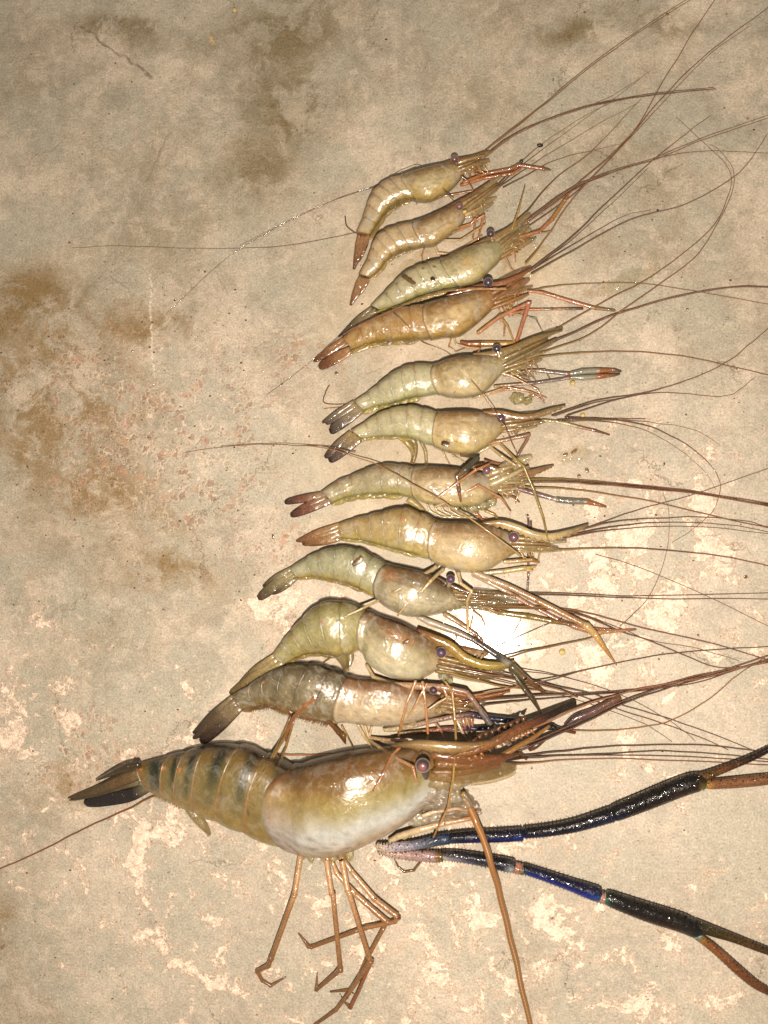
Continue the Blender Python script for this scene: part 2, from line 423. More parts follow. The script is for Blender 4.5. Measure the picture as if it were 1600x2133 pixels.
def tube_mb(pts, cols, mb=None, n=5, sides=8, sharp=False, flat=1.0, zdef=8, knob=0.0, cap=0.35, wig=0.0, topc=None):
    """pts: (px,py,radius[,z]) in photo pixels; cols: [(pos,colour)]"""
    mb = mb or MB()
    P = [(p[0], p[1], p[2], p[3] if len(p) > 3 else zdef) for p in pts]
    if sharp:
        Q = []
        for i, p in enumerate(P):
            if 0 < i < len(P) - 1:
                a, b = P[i - 1], P[i + 1]
                da = math.dist(a[:2], p[:2]) + 1e-6; db = math.dist(b[:2], p[:2]) + 1e-6
                ta, tb = min(0.35, 5.0 / da), min(0.35, 5.0 / db)
                Q.append(tuple(p[k] + (a[k] - p[k]) * ta for k in range(4)))
                Q.append((p[0], p[1], p[2] * (1 + knob), p[3]))
                Q.append(tuple(p[k] + (b[k] - p[k]) * tb for k in range(4)))
            else: Q.append(p)
        P = Q
    R = catmull(P, n)
    if wig:
        ph = rnd() * 90
        R = [np.array([r[0] + wig * mnoise.noise(Vector((i * 0.22 + ph, 0, 0))), r[1] + wig * mnoise.noise(Vector((0, i * 0.22 + ph, 3))), r[2], r[3]]) for i, r in enumerate(R)]
    C = [G(r[0], r[1], max(r[3], 0.6 * r[2])) for r in R]
    m = len(C); L = [0.0]
    for i in range(1, m): L.append(L[-1] + (C[i] - C[i - 1]).length / U)
    vs, cs, al, fs = [], [], [], []
    for i in range(m):
        t = (C[min(i + 1, m - 1)] - C[max(i - 1, 0)])
        t = t.normalized() if t.length > 1e-9 else Vector((1, 0, 0))
        s = t.cross(Vector((0, 0, 1)))
        s = s.normalized() if s.length > 1e-4 else Vector((1, 0, 0))
        u = s.cross(t)
        r = max(0.15, R[i][2]) * U
        c = ramp(cols, L[i] / max(L[-1], 1e-6))
        for k in range(sides):
            a = 2 * math.pi * k / sides
            vs.append(tuple(C[i] + s * (r * math.cos(a)) + u * (r * flat * math.sin(a)))); al.append(L[i])
            cs.append(c if topc is None else mix(topc, c, (.12 + .88 * ss(-.30, .45, math.cos(a) + .25 * mnoise.noise(Vector((i * .3, a, 2)))))))
    for i in range(m - 1):
        for k in range(sides):
            k2 = (k + 1) % sides
            fs.append((i * sides + k, i * sides + k2, (i + 1) * sides + k2, (i + 1) * sides + k))
    # rounded ends
    for e, i, sg in ((0, 0, -1), (1, m - 1, 1)):
        t = (C[1] - C[0]) if e == 0 else (C[-1] - C[-2])
        t = t.normalized() if t.length > 1e-9 else Vector((1, 0, 0))
        tip = C[i] + t * (sg * R[i][2] * U * cap * 2)
        vs.append(tuple(tip)); cs.append(ramp(cols, float(e))); al.append(L[i]); ti = len(vs) - 1
        for k in range(sides):
            k2 = (k + 1) % sides
            fs.append((ti, i * sides + k2, i * sides + k) if e == 0 else (ti, i * sides + k, i * sides + k2))
    mb.add(vs, fs, cs, al); return mb

def blade_mb(pts, cols, thick=1.6, zdef=8, n=6, teeth=None, edge=None, mb=None, ribs=0):
    """flat leaf: pts (px,py,halfwidth[,z]); teeth = (count, height, t0, t1, side)"""
    mb = mb or MB()
    P = [(p[0], p[1], p[2], p[3] if len(p) > 3 else zdef) for p in pts]
    R = catmull(P, n); m0 = len(R)
    if teeth:
        k = max(1, teeth[0] * 4 // m0 + 1)
        R = catmull(P, n * k)
    m = len(R); C = [G(r[0], r[1], r[3]) for r in R]
    W = [-1, -0.72, -0.36, 0, 0.36, 0.72, 1]
    vs, cs, al, fs = [], [], [], []
    NW = len(W)
    for i in range(m):
        t = (C[min(i + 1, m - 1)] - C[max(i - 1, 0)]); t = t.normalized() if t.length > 1e-9 else Vector((1, 0, 0))
        s = t.cross(Vector((0, 0, 1))).normalized()
        f = i / (m - 1)
        c = ramp(cols, f)
        hw = max(0.2, R[i][2]); up = 1.0; dn = 1.0
        if teeth:
            cnt, hh, t0, t1, side = teeth
            if t0 <= f <= t1:
                ph = ((f - t0) / (t1 - t0) * cnt) % 1.0
                x = hh * (ph if ph < 0.8 else (1 - ph) * 4) / hw
                if side > 0: up += x
                else: dn += x
        for top in (1, -1):
            for w_ in W:
                ww = w_ * (up if w_ < 0 else dn) if abs(w_) == 1 else w_
                th = thick * (1 - w_ * w_) * (0.6 + 0.4 * min(1, hw / 6)) + 0.12
                rb = ribs * math.sin(w_ * 9) if top > 0 else 0
                p = C[i] + s * (ww * hw * U) + Vector((0, 0, 1)) * (top * th * U + rb * U)
                if p.z < 0.00004: p.z = 0.00004
                vs.append(tuple(p)); cc = c
                if edge is not None: cc = mix(c, edge, abs(w_) ** 4 * 0.8)
                cs.append(cc); al.append(i * 2.0)
    for i in range(m - 1):
        a, b = i * 2 * NW, (i + 1) * 2 * NW
        for j in range(NW - 1):
            fs.append((a + j, a + j + 1, b + j + 1, b + j))
            fs.append((a + NW + j + 1, a + NW + j, b + NW + j, b + NW + j + 1))
        fs.append((a, b, b + NW, a + NW)); fs.append((a + NW - 1, a + 2 * NW - 1, b + 2 * NW - 1, b + NW - 1))
    for i in (0, m - 1):
        a = i * 2 * NW
        for j in range(NW - 1): fs.append((a + j, a + NW + j, a + NW + j + 1, a + j + 1) if i == 0 else (a + j, a + j + 1, a + NW + j + 1, a + NW + j))
    mb.add(vs, fs, cs, al); return mb

def ball_mb(px, py, r, z, cfun, seg=20, ring=14, sq=(1, 1, 1), mb=None, lump=0):
    mb = mb or MB(); c = G(px, py, z); vs, cs, fs = [], [], []
    for i in range(ring + 1):
        th = math.pi * i / ring
        for k in range(seg):
            a = 2 * math.pi * k / seg
            d = Vector((math.sin(th) * math.cos(a) * sq[0], math.sin(th) * math.sin(a) * sq[1], math.cos(th) * sq[2]))
            rr = r * (1 + lump * mnoise.noise(d * 2.2 + Vector((px, py, 0))))
            p = c + d * rr * U
            if p.z < 0.00003: p.z = 0.00003
            vs.append(tuple(p)); cs.append(cfun(d))
    for i in range(ring):
        for k in range(seg):
            k2 = (k + 1) % seg
            fs.append((i * seg + k, (i + 1) * seg + k, (i + 1) * seg + k2, i * seg + k2))
    mb.add(vs, fs, cs); return mb

def thing(name, label, cat, loc, group=None):
    o = bpy.data.objects.new(name, None); sc.collection.objects.link(o)
    o.location = loc; o.empty_display_size = 0.01
    o['label'] = label; o['category'] = cat
    if group: o['group'] = group
    WORLD[o.name] = Vector(loc); return o
def tag(o, label, cat, group=None):
    o['label'] = label; o['category'] = cat
    if group: o['group'] = group
    return o

# ------------------------------------------------------------------ the floor
fm = bpy.data.meshes.new('concrete_floor')
fm.from_pydata([(-1.2, -1.2, 0), (1.2, -1.2, 0), (1.2, 1.2, 0), (-1.2, 1.2, 0)], [], [(0, 1, 2, 3)])
fm.materials.append(FLOOR)
fo = bpy.data.objects.new('floor', fm); sc.collection.objects.link(fo); fo['kind'] = 'structure'

# grit lying on the floor: too many grains to count
gv, gf, gc = [], [], []
T = (1 + 5 ** .5) / 2
ICO = [Vector(p).normalized() for p in [(-1, T, 0), (1, T, 0), (-1, -T, 0), (1, -T, 0), (0, -1, T), (0, 1, T), (0, -1, -T), (0, 1, -T), (T, 0, -1), (T, 0, 1), (-T, 0, -1), (-T, 0, 1)]]
ICF = [(0, 11, 5), (0, 5, 1), (0, 1, 7), (0, 7, 10), (0, 10, 11), (1, 5, 9), (5, 11, 4), (11, 10, 2), (10, 7, 6), (7, 1, 8), (3, 9, 4), (3, 4, 2), (3, 2, 6), (3, 6, 8), (3, 8, 9), (4, 9, 5), (2, 4, 11), (6, 2, 10), (8, 6, 7), (9, 8, 1)]
gr_rand = random.Random(5)
for i in range(1500):
    if i % 3 == 0: x, y = gr_rand.gauss(330, 190), gr_rand.gauss(930, 260)
    elif i % 3 == 1: x, y = gr_rand.uniform(-60, 1660), gr_rand.uniform(-60, 2200)
    else: x, y = gr_rand.gauss(1150, 330), gr_rand.gauss(950, 420)
    rr = 0.5 + 2.0 * gr_rand.random() ** 4
    p = G(x, y, 0)
    c = gr_rand.choice([S(90, 62, 38), S(120, 88, 55), S(60, 44, 30), S(185, 155, 115), S(140, 90, 60), S(105, 50, 30)])
    o = len(gv)
    for d in ICO:
        k = rr * gr_rand.uniform(.6, 1.2) * U
        gv.append((p.x + d.x * k * 1.3, p.y + d.y * k, max(.00001, k * .5 + d.z * k * .6))); gc.append(c)
    gf += [tuple(a + o for a in f) for f in ICF]
gm = MB(); gm.add(gv, gf, gc)
go = link('floor_grit', gm, LIMB, None, Vector((0, 0, 0)), smooth=False); go['kind'] = 'stuff'

# ------------------------------------------------------------------ prawn bodies
SIDES = 68
def body(root, ST, pal, nab=6, thick=0.36, lift=0.0):
    """ST: stations (Dx,Dy,Vx,Vy) tail to head; first nab+1 bound the abdomen segments, the rest is the carapace"""
    st = [np.array(s, float) for s in ST]
    if pal.get('ext', True):
        e0, e1 = st[-2], st[-1]
        m0 = np.array([(e0[0] + e0[2]) / 2, (e0[1] + e0[3]) / 2]); m1 = np.array([(e1[0] + e1[2]) / 2, (e1[1] + e1[3]) / 2])
        f = (m1 - m0) / np.linalg.norm(m1 - m0); dv = e1[:2] - e1[2:]; dp = np.linalg.norm(dv)
        for (a, kd, kv) in ((0.40, 0.42, 0.33), (0.95, 0.31, 0.22), (1.6, 0.16, 0.12)):
            c = m1 + f * dp * a
            st.append(np.array([*(c + dv * kd), *(c - dv * kv)]))
    def depth(t):
        e = evalcat(st, t); return math.hypot(e[0] - e[2], e[1] - e[3])
    def point(t, phi, sc_, extra=0.0):
        e = evalcat(st, t)
        dep = math.hypot(e[0] - e[2], e[1] - e[3])
        b = dep * thick * pal.get('fat', 1.0)
        if t > nab + 1.5: b *= 1 - 0.22 * ss(nab + 1.5, len(st) - 1, t)
        zc = b + lift
        D = G(e[0], e[1], zc); V = G(e[2], e[3], zc)
        c = (D + V) / 2; d = (D - V) / 2
        cp, sp = math.cos(phi), math.sin(phi)
        ex = 0.72 if t < nab + .3 else 0.72
        ca = math.copysign(abs(cp) ** ex, cp); sa = math.copysign(abs(sp) ** ex, sp)
        v = (1 - cp) / 2
        narrow = 1 - 0.16 * ss(0.45, 1.0, v)
        dl = d.length
        p = c + d * (ca * sc_) + Vector((0, 0, 1)) * (sa * narrow * b * U * sc_)
        if p.z < 0.00008: p.z = 0.00008
        return p
    def colour(t, phi, seg, loc):
        v = (1 - math.cos(phi)) / 2
        return pal['fn'](t, v, seg, loc)
    # abdomen
    for k in range(nab):
        mb = MB(); vs, cs, fs, al = [], [], [], []
        rows = []
        NR = 15
        for j in range(NR + 3):
            if j == 0: loc, scl = 0.0, 0.945     # tucked under lip
            elif j == 1: loc, scl = 0.0, 1.005
            else:
                x = (j - 2) / NR
                loc = x * 1.14; scl = 1.012 - 0.048 * ss(0.0, 1.10, loc) + .016 * math.sin(math.pi * min(1, loc)) ** 2 - (0.010 * ss(0.10, 0.0, loc) if loc < .10 else 0)
            rows.append((loc, scl))
        A = pal.get('swA', 0.10); B = pal.get('swB', 0.22)
        if k == 0: A, B = 0.03, 0.05
        if k == 1: A, B = A * .6, B * .6
        for loc, scl in rows:
            for i in range(SIDES):
                phi = 2 * math.pi * i / SIDES
                v = (1 - math.cos(phi)) / 2
                sw = A * math.sin(phi) ** 2 + B * ss(0.1, 1.0, v)
                wgt = 1.0 - 0.5 * ss(0, 1.2, loc)
                # scalloped belly flap
                fl = pal.get('flap', 0.02) * math.sin(math.pi * min(1, max(0, loc))) * ss(0.8, 1.0, v)
                t = k + loc - sw * wgt
                p = point(t, phi, scl + fl)
                vs.append(tuple(p)); cs.append(colour(t, phi, k, loc)); al.append(v)
        for r in range(len(rows) - 1):
            for i in range(SIDES):
                i2 = (i + 1) % SIDES
                fs.append((r * SIDES + i, r * SIDES + i2, (r + 1) * SIDES + i2, (r + 1) * SIDES + i))
        fs.append(tuple(range(SIDES - 1, -1, -1)))
        last = (len(rows) - 1) * SIDES
        fs.append(tuple(range(last, last + SIDES)))
        mb.add(vs, fs, cs, al)
        link('abdomen_segment', mb, pal.get('mat', SHELL), root)
    # carapace
    T1 = len(st) - 1; mb = MB(); vs, cs, fs, al = [], [], [], []
    rows = [(0.0, 0.93), (0.0, 1.0)]
    NR = 46
    for j in range(NR + 1):
        x = j / NR
        rows.append((x * (T1 - nab), 1.018 - 0.020 * ss(0, 0.6, x * (T1 - nab))))
    rows += [(T1 - nab + 0.12, 0.86), (T1 - nab + 0.24, 0.62), (T1 - nab + 0.30, 0.30)]
    A = pal.get('cA', 0.35); B = pal.get('cB', 0.0)
    for loc, scl in rows:
        for i in range(SIDES):
            phi = 2 * math.pi * i / SIDES
            v = (1 - math.cos(phi)) / 2
            wgt = 1 - ss(0, 2.2, loc)
            t = nab + loc - (A * math.sin(phi) ** 2 + B * v) * wgt
            # groove and slight swelling of the gill chamber
            gv = 0.028 * math.exp(-((v - 0.36 - 0.03 * math.sin(loc * 2)) / 0.035) ** 2) * ss(0.3, 1.2, loc)
            p = point(t, phi, scl - gv)
            vs.append(tuple(p)); cs.append(colour(nab + loc, phi, nab, loc / (T1 - nab))); al.append(v + .0)
    for r in range(len(rows) - 1):
        for i in range(SIDES):
            i2 = (i + 1) % SIDES
            fs.append((r * SIDES + i, r * SIDES + i2, (r + 1) * SIDES + i2, (r + 1) * SIDES + i))
    fs.append(tuple(range(SIDES - 1, -1, -1)))
    last = (len(rows) - 1) * SIDES
    fs.append(tuple(range(last, last + SIDES)))
    mb.add(vs, fs, cs, al)
    link('carapace', mb, pal.get('mat', SHELL), root)
    return st

def pal_simple(dors, mid, ven, cd, cm, cv, band=None, bandk=0.35, spots=((1.0, 0.33), (2.0, 0.30)), spotc=(0.42, 0.10, 0.015), seed=0, patch=None, **kw):
    pal_ext = kw.get('ext', True)
    def fn(t, v, seg, loc):
        nz = mnoise.noise(Vector((t * 1.7 + seed * 7, v * 5, seed)))
        n2 = mnoise.noise(Vector((t * 4.0 + seed * 3, v * 14, seed + 5)))
        if seg < 6:
            a, b, c = dors, mid, ven
            col = ramp([(0.0, a), (0.16, mix(a, b, 0.35)), (0.42, b), (0.72, mix(b, c, 0.25)), (0.93, c)], v + 0.07 * nz)
            if band: col = mix(col, tuple(x * .75 for x in band), min(.9, bandk * 1.7) * (math.exp(-(loc / 0.07) ** 2) * (0.4 + 0.6 * ss(-0.3, 0.4, n2)) + 0.25 * math.exp(-((loc - 0.97) / 0.08) ** 2)))
        else:
            a, b, c = tuple(x * .60 for x in cd), cm, cv
            loc = loc * 1.45 if pal_ext else loc
            col = ramp([(0.0, a), (0.16, mix(a, b, 0.2)), (0.40, mix(a, b, 0.70)), (0.50, b), (0.80, mix(b, c, 0.5)), (0.95, c)], v + 0.10 * nz)
            fr = ss(0.55, 0.95, loc)
            col = mix(col, kw.get('front', col), 0.7 * fr)
            col = mix(col, tuple(x * 0.75 for x in a), 0.4 * math.exp(-(loc / 0.035) ** 2))
            if patch:
                for (pl, pv, rl, rv, pc, pk) in patch:
                    d = math.hypot((loc - pl) / rl, (v - pv) / rv) + 0.35 * n2
                    col = mix(col, pc, pk * ss(1.0, 0.55, d))
        n3 = mnoise.noise(Vector((t * 11 + seed, v * 34, seed)))
        if seg < 6:
            col = mix(col, S(70, 55, 25), .38 * math.exp(-((v - .115 - .01 * nz) / .022) ** 2) * ss(-.5, .2, n2))
            col = mix(col, tuple(x * .50 for x in dors), .55 * ss(.07, .0, v))
        else:
            wv = math.sin((v * 15 + 2.4 * loc + 1.2 * nz) * 6.28 / 1.55)
            col = mix(col, tuple(x * .62 for x in a), .35 * ss(.3, 1, wv) * ss(.03, .10, loc) * ss(.62, .40, loc) * ss(.12, .25, v) * ss(.72, .6, v))
            col = mix(col, S(120, 80, 35), .30 * ss(.15, .45, n3 + .4 * n2))
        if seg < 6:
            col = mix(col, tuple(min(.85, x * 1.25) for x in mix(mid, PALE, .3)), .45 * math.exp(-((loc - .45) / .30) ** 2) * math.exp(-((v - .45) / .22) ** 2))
            col = mix(col, tuple(x * .55 for x in dors), .6 * math.exp(-((loc - .93) / .035) ** 2) * ss(.50, .15, v + .5 * n2) * ss(-.2, .2, n3 + n2))
        else:
            col = mix(col, S(225, 210, 180), .60 * math.exp(-((v - .60 - .1 * nz) / .19) ** 2) * ss(.04, .22, loc) * ss(1.0, .62, loc) * (.65 + .9 * n2))
            col = mix(col, S(225, 215, 190), .35 * math.exp(-((loc - .03) / .012) ** 2) * ss(.15, .4, v))
        col = tuple(max(0.002, x * (1 + 0.20 * n2 + .14 * n3)) for x in col)
        if seg < 6:
            for (st_, sv) in spots:
                d = math.hypot((t - st_) / 0.11, (v - sv) / 0.045)
                col = mix(col, spotc, 0.9 * ss(1.15, 0.5, d))
        return col
    d = dict(fn=fn); d.update({k: v for k, v in kw.items() if k != 'front'}); return d

def eye(root, x, y, r, z, c1, c2, stalk=None, scol=None):
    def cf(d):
        t = ss(0.45, 1.05, d.z - 0.2 * d.y + 0.15 * mnoise.noise(d * 3))  # painted highlight: second colour where the eye faces up, towards the flash
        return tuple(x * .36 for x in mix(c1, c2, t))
    if stalk:
        link('eye_stalk', tube_mb([(stalk[0], stalk[1], r * 0.42, z - 4), ((stalk[0] + x) / 2, (stalk[1] + y) / 2, r * 0.5, z - 2), (x, y, r * 0.7, z - 1)],
             [(0, scol or S(150, 130, 100)), (1, scol or S(170, 150, 125))], sides=12), LIMB, root)
    link('eye', ball_mb(x, y, r, z, cf, 26, 18), EYE, root)

def leg(root, pts, cols, z=8, knob=0.15, mat=None, name='walking_leg'):
    pts = [(p[0], p[1], p[2] * .86, *p[3:]) for p in pts]
    link(name, tube_mb(pts, cols, sharp=True, knob=knob, zdef=z, sides=10, n=4), mat or LIMB, root)
def ant(root, pts, c0, c1, r0=1.8, r1=0.5, z0=None, z1=2, name='antenna', pair=0, cm=None):
    """flagellum: pts (px,py[,z])"""
    m = len(pts); z0 = 14 if z0 is None else z0
    for k in range(1 + pair):
        P = []
        off = (uni(1.5, 3.5), uni(-2.5, 2.5)) if k else (0, 0)
        for i, p in enumerate(pts):
            f = i / (m - 1)
            zz = p[2] if len(p) > 2 else z0 + (z1 - z0) * min(1, f * 2.2)
            P.append((p[0] + off[0] * (0.3 + f), p[1] + (off[1] + 2) * (0.3 + f * 1.4) * (1 if k else 0), .92 * (r0 + (r1 - r0) * f ** 0.6), zz))
        amb = S(150, 95, 45)
        link(name, tube_mb(P, [(0, mix(c0, amb, .22)), (0.45, mix(cm or mix(c0, c1, 0.5), amb, .25)), (1, mix(c1, amb, .3))], sides=6, n=10, wig=1.6), ANT, root)
def jit(cols, a=0.34):
    out = []
    for p, c in cols:
        f = uni(1 - a, 1 + a * .8); out.append((p, tuple(min(.9, x * f) for x in c)))
    if len(out) == 2: out.insert(1, (uni(.3, .7), mix(mix(out[0][1], out[1][1], .5), random.choice([S(120, 80, 40), S(205, 190, 150), S(150, 110, 60)]), uni(.1, .4))))
    return out
def blade(root, pts, cols, name, mat, z=8, **k):
    if name in ('antennal_scale', 'swimmeret'): cols = jit(cols)
    if name == 'tail_blade':
        cols = [(p, tuple(x * (1.12 - .5 * p) for x in c)) for p, c in cols]; cols[0] = (0, mix(cols[0][1], PALE, .3))
    return link(name, blade_mb(pts, cols, zdef=z, **k), mat, root)

TANc, BRN, ORG, DRK, RED = S(170, 135, 80), S(115, 75, 35), S(160, 95, 30), S(50, 32, 24), S(120, 50, 25)
OLV, PALE, YEL = S(125, 105, 55), S(205, 185, 150), S(170, 140, 60)
PUR, PINK, VIO = S(60, 25, 55), S(165, 90, 125), S(95, 55, 105)

def swimmerets(root, st, col, col2, w=6, out=3, k0=0, k1=5, z=7):
    """folded paddles under the abdomen, lying along the belly edge"""
    for k in range(k0, k1):
        def V(t, o):
            e = evalcat(st, t); d = np.array([e[2] - e[0], e[3] - e[1]]); L = np.linalg.norm(d)
            return e[2] + d[0] / L * o, e[3] + d[1] / L * o
        p = []
        for j, (dt, o, hw) in enumerate([(1.05, -2, w * .7), (0.75, out * .6, w), (0.35, out, w * 1.05), (-0.05, out, w * .85), (-0.42, out * .8, w * .35)]):
            x, y = V(k + dt, o); p.append((x, y, hw, z + 2 - j * 0.5))
        blade(root, p, [(0, col2), (0.5, col), (1, mix(col, col2, .5))], 'swimmeret', MEMB, thick=2.2, ribs=0.25)

def mouthparts(root, st, fx, fy, n, cols, z=10, spread=1.0, r=2.0, t0=None):
    n = int(n * 1.35)
    """the bundle of small legs and palps folded forward under the head; (fx,fy) is where it ends"""
    T = len(st) - 1
    for i in range(n):
        t = (t0 if t0 else T - 2.1) + 2.2 * i / n
        e = evalcat(st, t); d = np.array([e[2] - e[0], e[3] - e[1]]); L = np.linalg.norm(d)
        o = uni(-9, -1)
        sx, sy = e[2] + d[0] / L * o, e[3] + d[1] / L * o
        k = uni(0.30, 1.0)
        r_ = r; r = r_ * uni(.55, 1.15)
        dirx, diry = fx - sx, fy - sy; LL = math.hypot(dirx, diry); nx, ny = -diry / LL, dirx / LL
        sgn = uni(-1, 1) * spread
        ex, ey = sx + dirx * k + nx * 14 * sgn, sy + diry * k + ny * 14 * sgn
        mx, my = sx + dirx * k * .55 + nx * (9 * sgn + 3), sy + diry * k * .55 + ny * (9 * sgn + 3)
        c = cols[i % len(cols)]
        link('mouthpart', tube_mb([(sx, sy, r * 1.3, z + uni(-3, 5)), (mx, my, r * uni(.8, 1.2), z + uni(0, 9)), (ex, ey, r * .45, z + uni(-4, 4))],
             jit([(0, mix(c, PALE, .4)), (.35, mix(c, PALE, uni(0, .5))), (.6, c), (1, mix(c, BRN, .5))]), sides=8, n=6, wig=2.6), random.choice([LIMB, LIMB, MEMB]), root)
        r = r_

def head(root, fx, fy, tx, ty, c0, c1, w=7, z=18, scales=2, spread=10, stalks=3):
    """antenna bases and the leaf-like scales in front of the carapace, from (fx,fy) to (tx,ty)"""
    dx, dy = tx - fx, ty - fy; L = math.hypot(dx, dy); ux, uy = dx / L, dy / L; nx, ny = -uy, ux
    c0, c1 = mix(c0, PALE, .22), mix(c1, PALE, .12)
    for k in range(scales):
        o = (k - (scales - 1) / 2) * spread
        l = L * (1.0 if k == 0 else 0.86)
        P = [(fx + nx * o * .5, fy + ny * o * .5, w * .55, z - 2 + 3 * k), (fx + ux * l * .35 + nx * o, fy + uy * l * .35 + ny * o, w, z + 2 * k),
             (fx + ux * l * .75 + nx * o * 1.1, fy + uy * l * .75 + ny * o * 1.1, w * .85, z - 2), (fx + ux * l + nx * o * 1.1, fy + uy * l + ny * o * 1.1, w * .35, z - 5)]
        blade(root, P, [(0, c0), (0.6, mix(c0, c1, .5)), (1, c1)], 'antennal_scale', MEMB, thick=2.4, edge=c1, ribs=.4)
    for k in range(stalks):
        o = (k - (stalks - 1) / 2) * spread * .62 + uni(-1, 1)
        l = L * uni(.4, .75)
        P = [(fx - ux * 6 + nx * o, fy - uy * 6 + ny * o, w * .55, z + 2), (fx + ux * l * .4 + nx * o * .9, fy + uy * l * .4 + ny * o * .9, w * .55, z + 4),
             (fx + ux * l * .5 + nx * o * .9, fy + uy * l * .5 + ny * o * .9, w * .42, z + 4), (fx + ux * l * .9 + nx * o * .7, fy + uy * l * .9 + ny * o * .7, w * .36, z + 2),
             (fx + ux * l * 1.15 + nx * o * .6, fy + uy * l * 1.15 + ny * o * .6, w * .2, z)]
        c = [c0, mix(c0, BRN, .5), c1][k % 3]
        link('antenna_base', tube_mb(P, [(0, c), (.5, mix(c, c1, .4)), (1, mix(c, BRN, .6))], sides=10), LIMB, root)

def wet_lumps(root, pts, col, z=20):
    for (x, y, r) in pts:
        link('soft_tissue', ball_mb(x, y, r, z, lambda d: col, 16, 10, (1.2, 0.9, 0.7), lump=0.5), FLESH, root)

def prawn(label, x, y):
    return thing('prawn', label, 'prawn', G(x, y, 0), 'prawns lined up by size on the floor')

# ================================================================== prawn, topmost
r = prawn('topmost small tan prawn with reddish claw, highest in the row', 830, 420)
P1 = [(742, 486, 772, 489), (755, 454, 787, 465), (763, 429, 800, 446), (774, 404, 816, 432), (789, 388, 836, 421), (811, 374, 852, 417), (838, 366, 867, 419),
      (874, 355, 892, 421), (910, 346, 922, 408), (936, 340, 946, 390), (955, 337, 964, 368)]
pal = pal_simple(S(165, 120, 62), S(185, 168, 140), S(175, 152, 85), S(145, 100, 52), S(185, 165, 115), S(185, 160, 80), band=S(130, 85, 35), bandk=.25, seed=1,
                 front=S(150, 100, 50), patch=[(.30, .55, .22, .2, S(200, 190, 150), .6)], spotc=S(130, 70, 25))
st = body(r, P1, pal)
TC0, TC1 = S(160, 105, 62), S(125, 72, 42)
for (a, b, hw) in [((748, 488), (741, 545), 6), ((757, 489), (737, 561), 9), ((765, 490), (748, 545), 7), ((768, 488), (757, 530), 5)]:
    blade(r, [(a[0], a[1], hw * .6, 8), ((a[0] + b[0]) / 2, (a[1] + b[1]) / 2, hw, 8), (b[0], b[1], hw * .3, 3)], [(0, TC0), (1, TC1)], 'tail_blade', FAN, ribs=.4, edge=S(95, 52, 30))
swimmerets(r, st, S(175, 145, 60), S(195, 170, 105), w=5, out=5)
head(r, 950, 350, 1028, 322, S(165, 135, 85), S(150, 120, 75), w=7, spread=13)
head(r, 950, 358, 1022, 340, S(185, 160, 115), S(160, 130, 85), w=6, spread=8, stalks=1, z=12)
blade(r, [(912, 344, 2, 24), (950, 334, 4, 24), (985, 326, 3, 22), (1018, 313, 1.2, 20)], [(0, S(130, 85, 45)), (1, S(120, 90, 55))], 'rostrum', LIMB, teeth=(9, 3, .05, .8, -1))
mouthparts(r, st, 1010, 375, 12, [S(190, 150, 95), S(175, 115, 60), S(160, 90, 45)], z=9)
leg(r, [(966, 380, 5, 12), (1011, 362, 4.5), (1064, 352, 4.5), (1080, 344, 5), (1132, 352, 4), (1147, 354, 1.5)], [(0, S(180, 120, 70)), (.3, S(160, 92, 62)), (.8, S(155, 82, 56)), (.93, S(150, 80, 45)), (1, S(70, 60, 40))], name='claw_arm')
leg(r, [(960, 386, 4, 10), (1009, 371, 4), (1066, 362, 4.5), (1084, 352, 3)], [(0, S(180, 110, 60)), (1, S(170, 80, 50))], name='claw_arm')
leg(r, [(960, 366, 2.4, 22), (976, 378, 2, 16), (987, 397, 1.6, 4)], [(0, BRN), (1, S(150, 80, 40))])
leg(r, [(905, 412, 3, 6), (950, 404, 2.6), (1009, 393, 2)], [(0, S(180, 130, 80)), (1, S(170, 100, 60))])
leg(r, [(898, 414, 3, 8), (925, 392, 2.2, 18), (944, 362, 2, 26)], [(0, S(215, 195, 150)), (1, S(200, 170, 110))])
eye(r, 947, 331, 8, 30, S(90, 30, 50), S(200, 95, 125), stalk=(952, 343), scol=S(120, 80, 60))
ant(r, [(1000, 322), (1056, 277), (1131, 217), (1244, 124), (1375, 34), (1442, -8)], S(150, 120, 70), S(110, 80, 55), 2.0, .5, pair=1)
ant(r, [(1003, 330), (1082, 274), (1195, 229), (1281, 208), (1375, 193), (1487, 182)], S(130, 100, 60), S(85, 60, 45), 2.6, .7, pair=2)
ant(r, [(1195, 231, 3), (1262, 206, 3), (1337, 161, 2)], S(100, 80, 60), S(120, 95, 70), .8, .4)

# ================================================================== second
r = prawn('second small prawn from the top, tan with pinkish eye, curled under the topmost one', 840, 510)
P2 = [(747, 572, 771, 578), (764, 540, 791, 562), (772, 517, 805, 543), (782, 495, 822, 532), (800, 481, 841, 523), (826, 471, 861, 519), (864, 462, 885, 515),
      (890, 453, 905, 512), (918, 440, 929, 496), (940, 430, 954, 478), (958, 421, 970, 456)]
pal = pal_simple(S(160, 118, 62), S(190, 170, 140), S(180, 155, 95), S(135, 92, 50), S(175, 145, 100), S(190, 165, 105), band=S(130, 85, 35), bandk=.2, seed=2,
                 front=S(125, 85, 50), patch=[(.22, .55, .18, .22, S(205, 190, 160), .6)], spotc=S(130, 70, 25))
st = body(r, P2, pal)
for (a, b, hw) in [((751, 576), (737, 615), 6), ((757, 578), (730, 636), 9), ((764, 580), (744, 618), 8), ((768, 580), (753, 604), 6)]:
    blade(r, [(a[0], a[1], hw * .6, 8), ((a[0] + b[0]) / 2, (a[1] + b[1]) / 2, hw, 8), (b[0], b[1], hw * .3, 3)], [(0, S(165, 120, 75)), (1, S(140, 85, 50))], 'tail_blade', FAN, ribs=.4, edge=S(110, 62, 35))
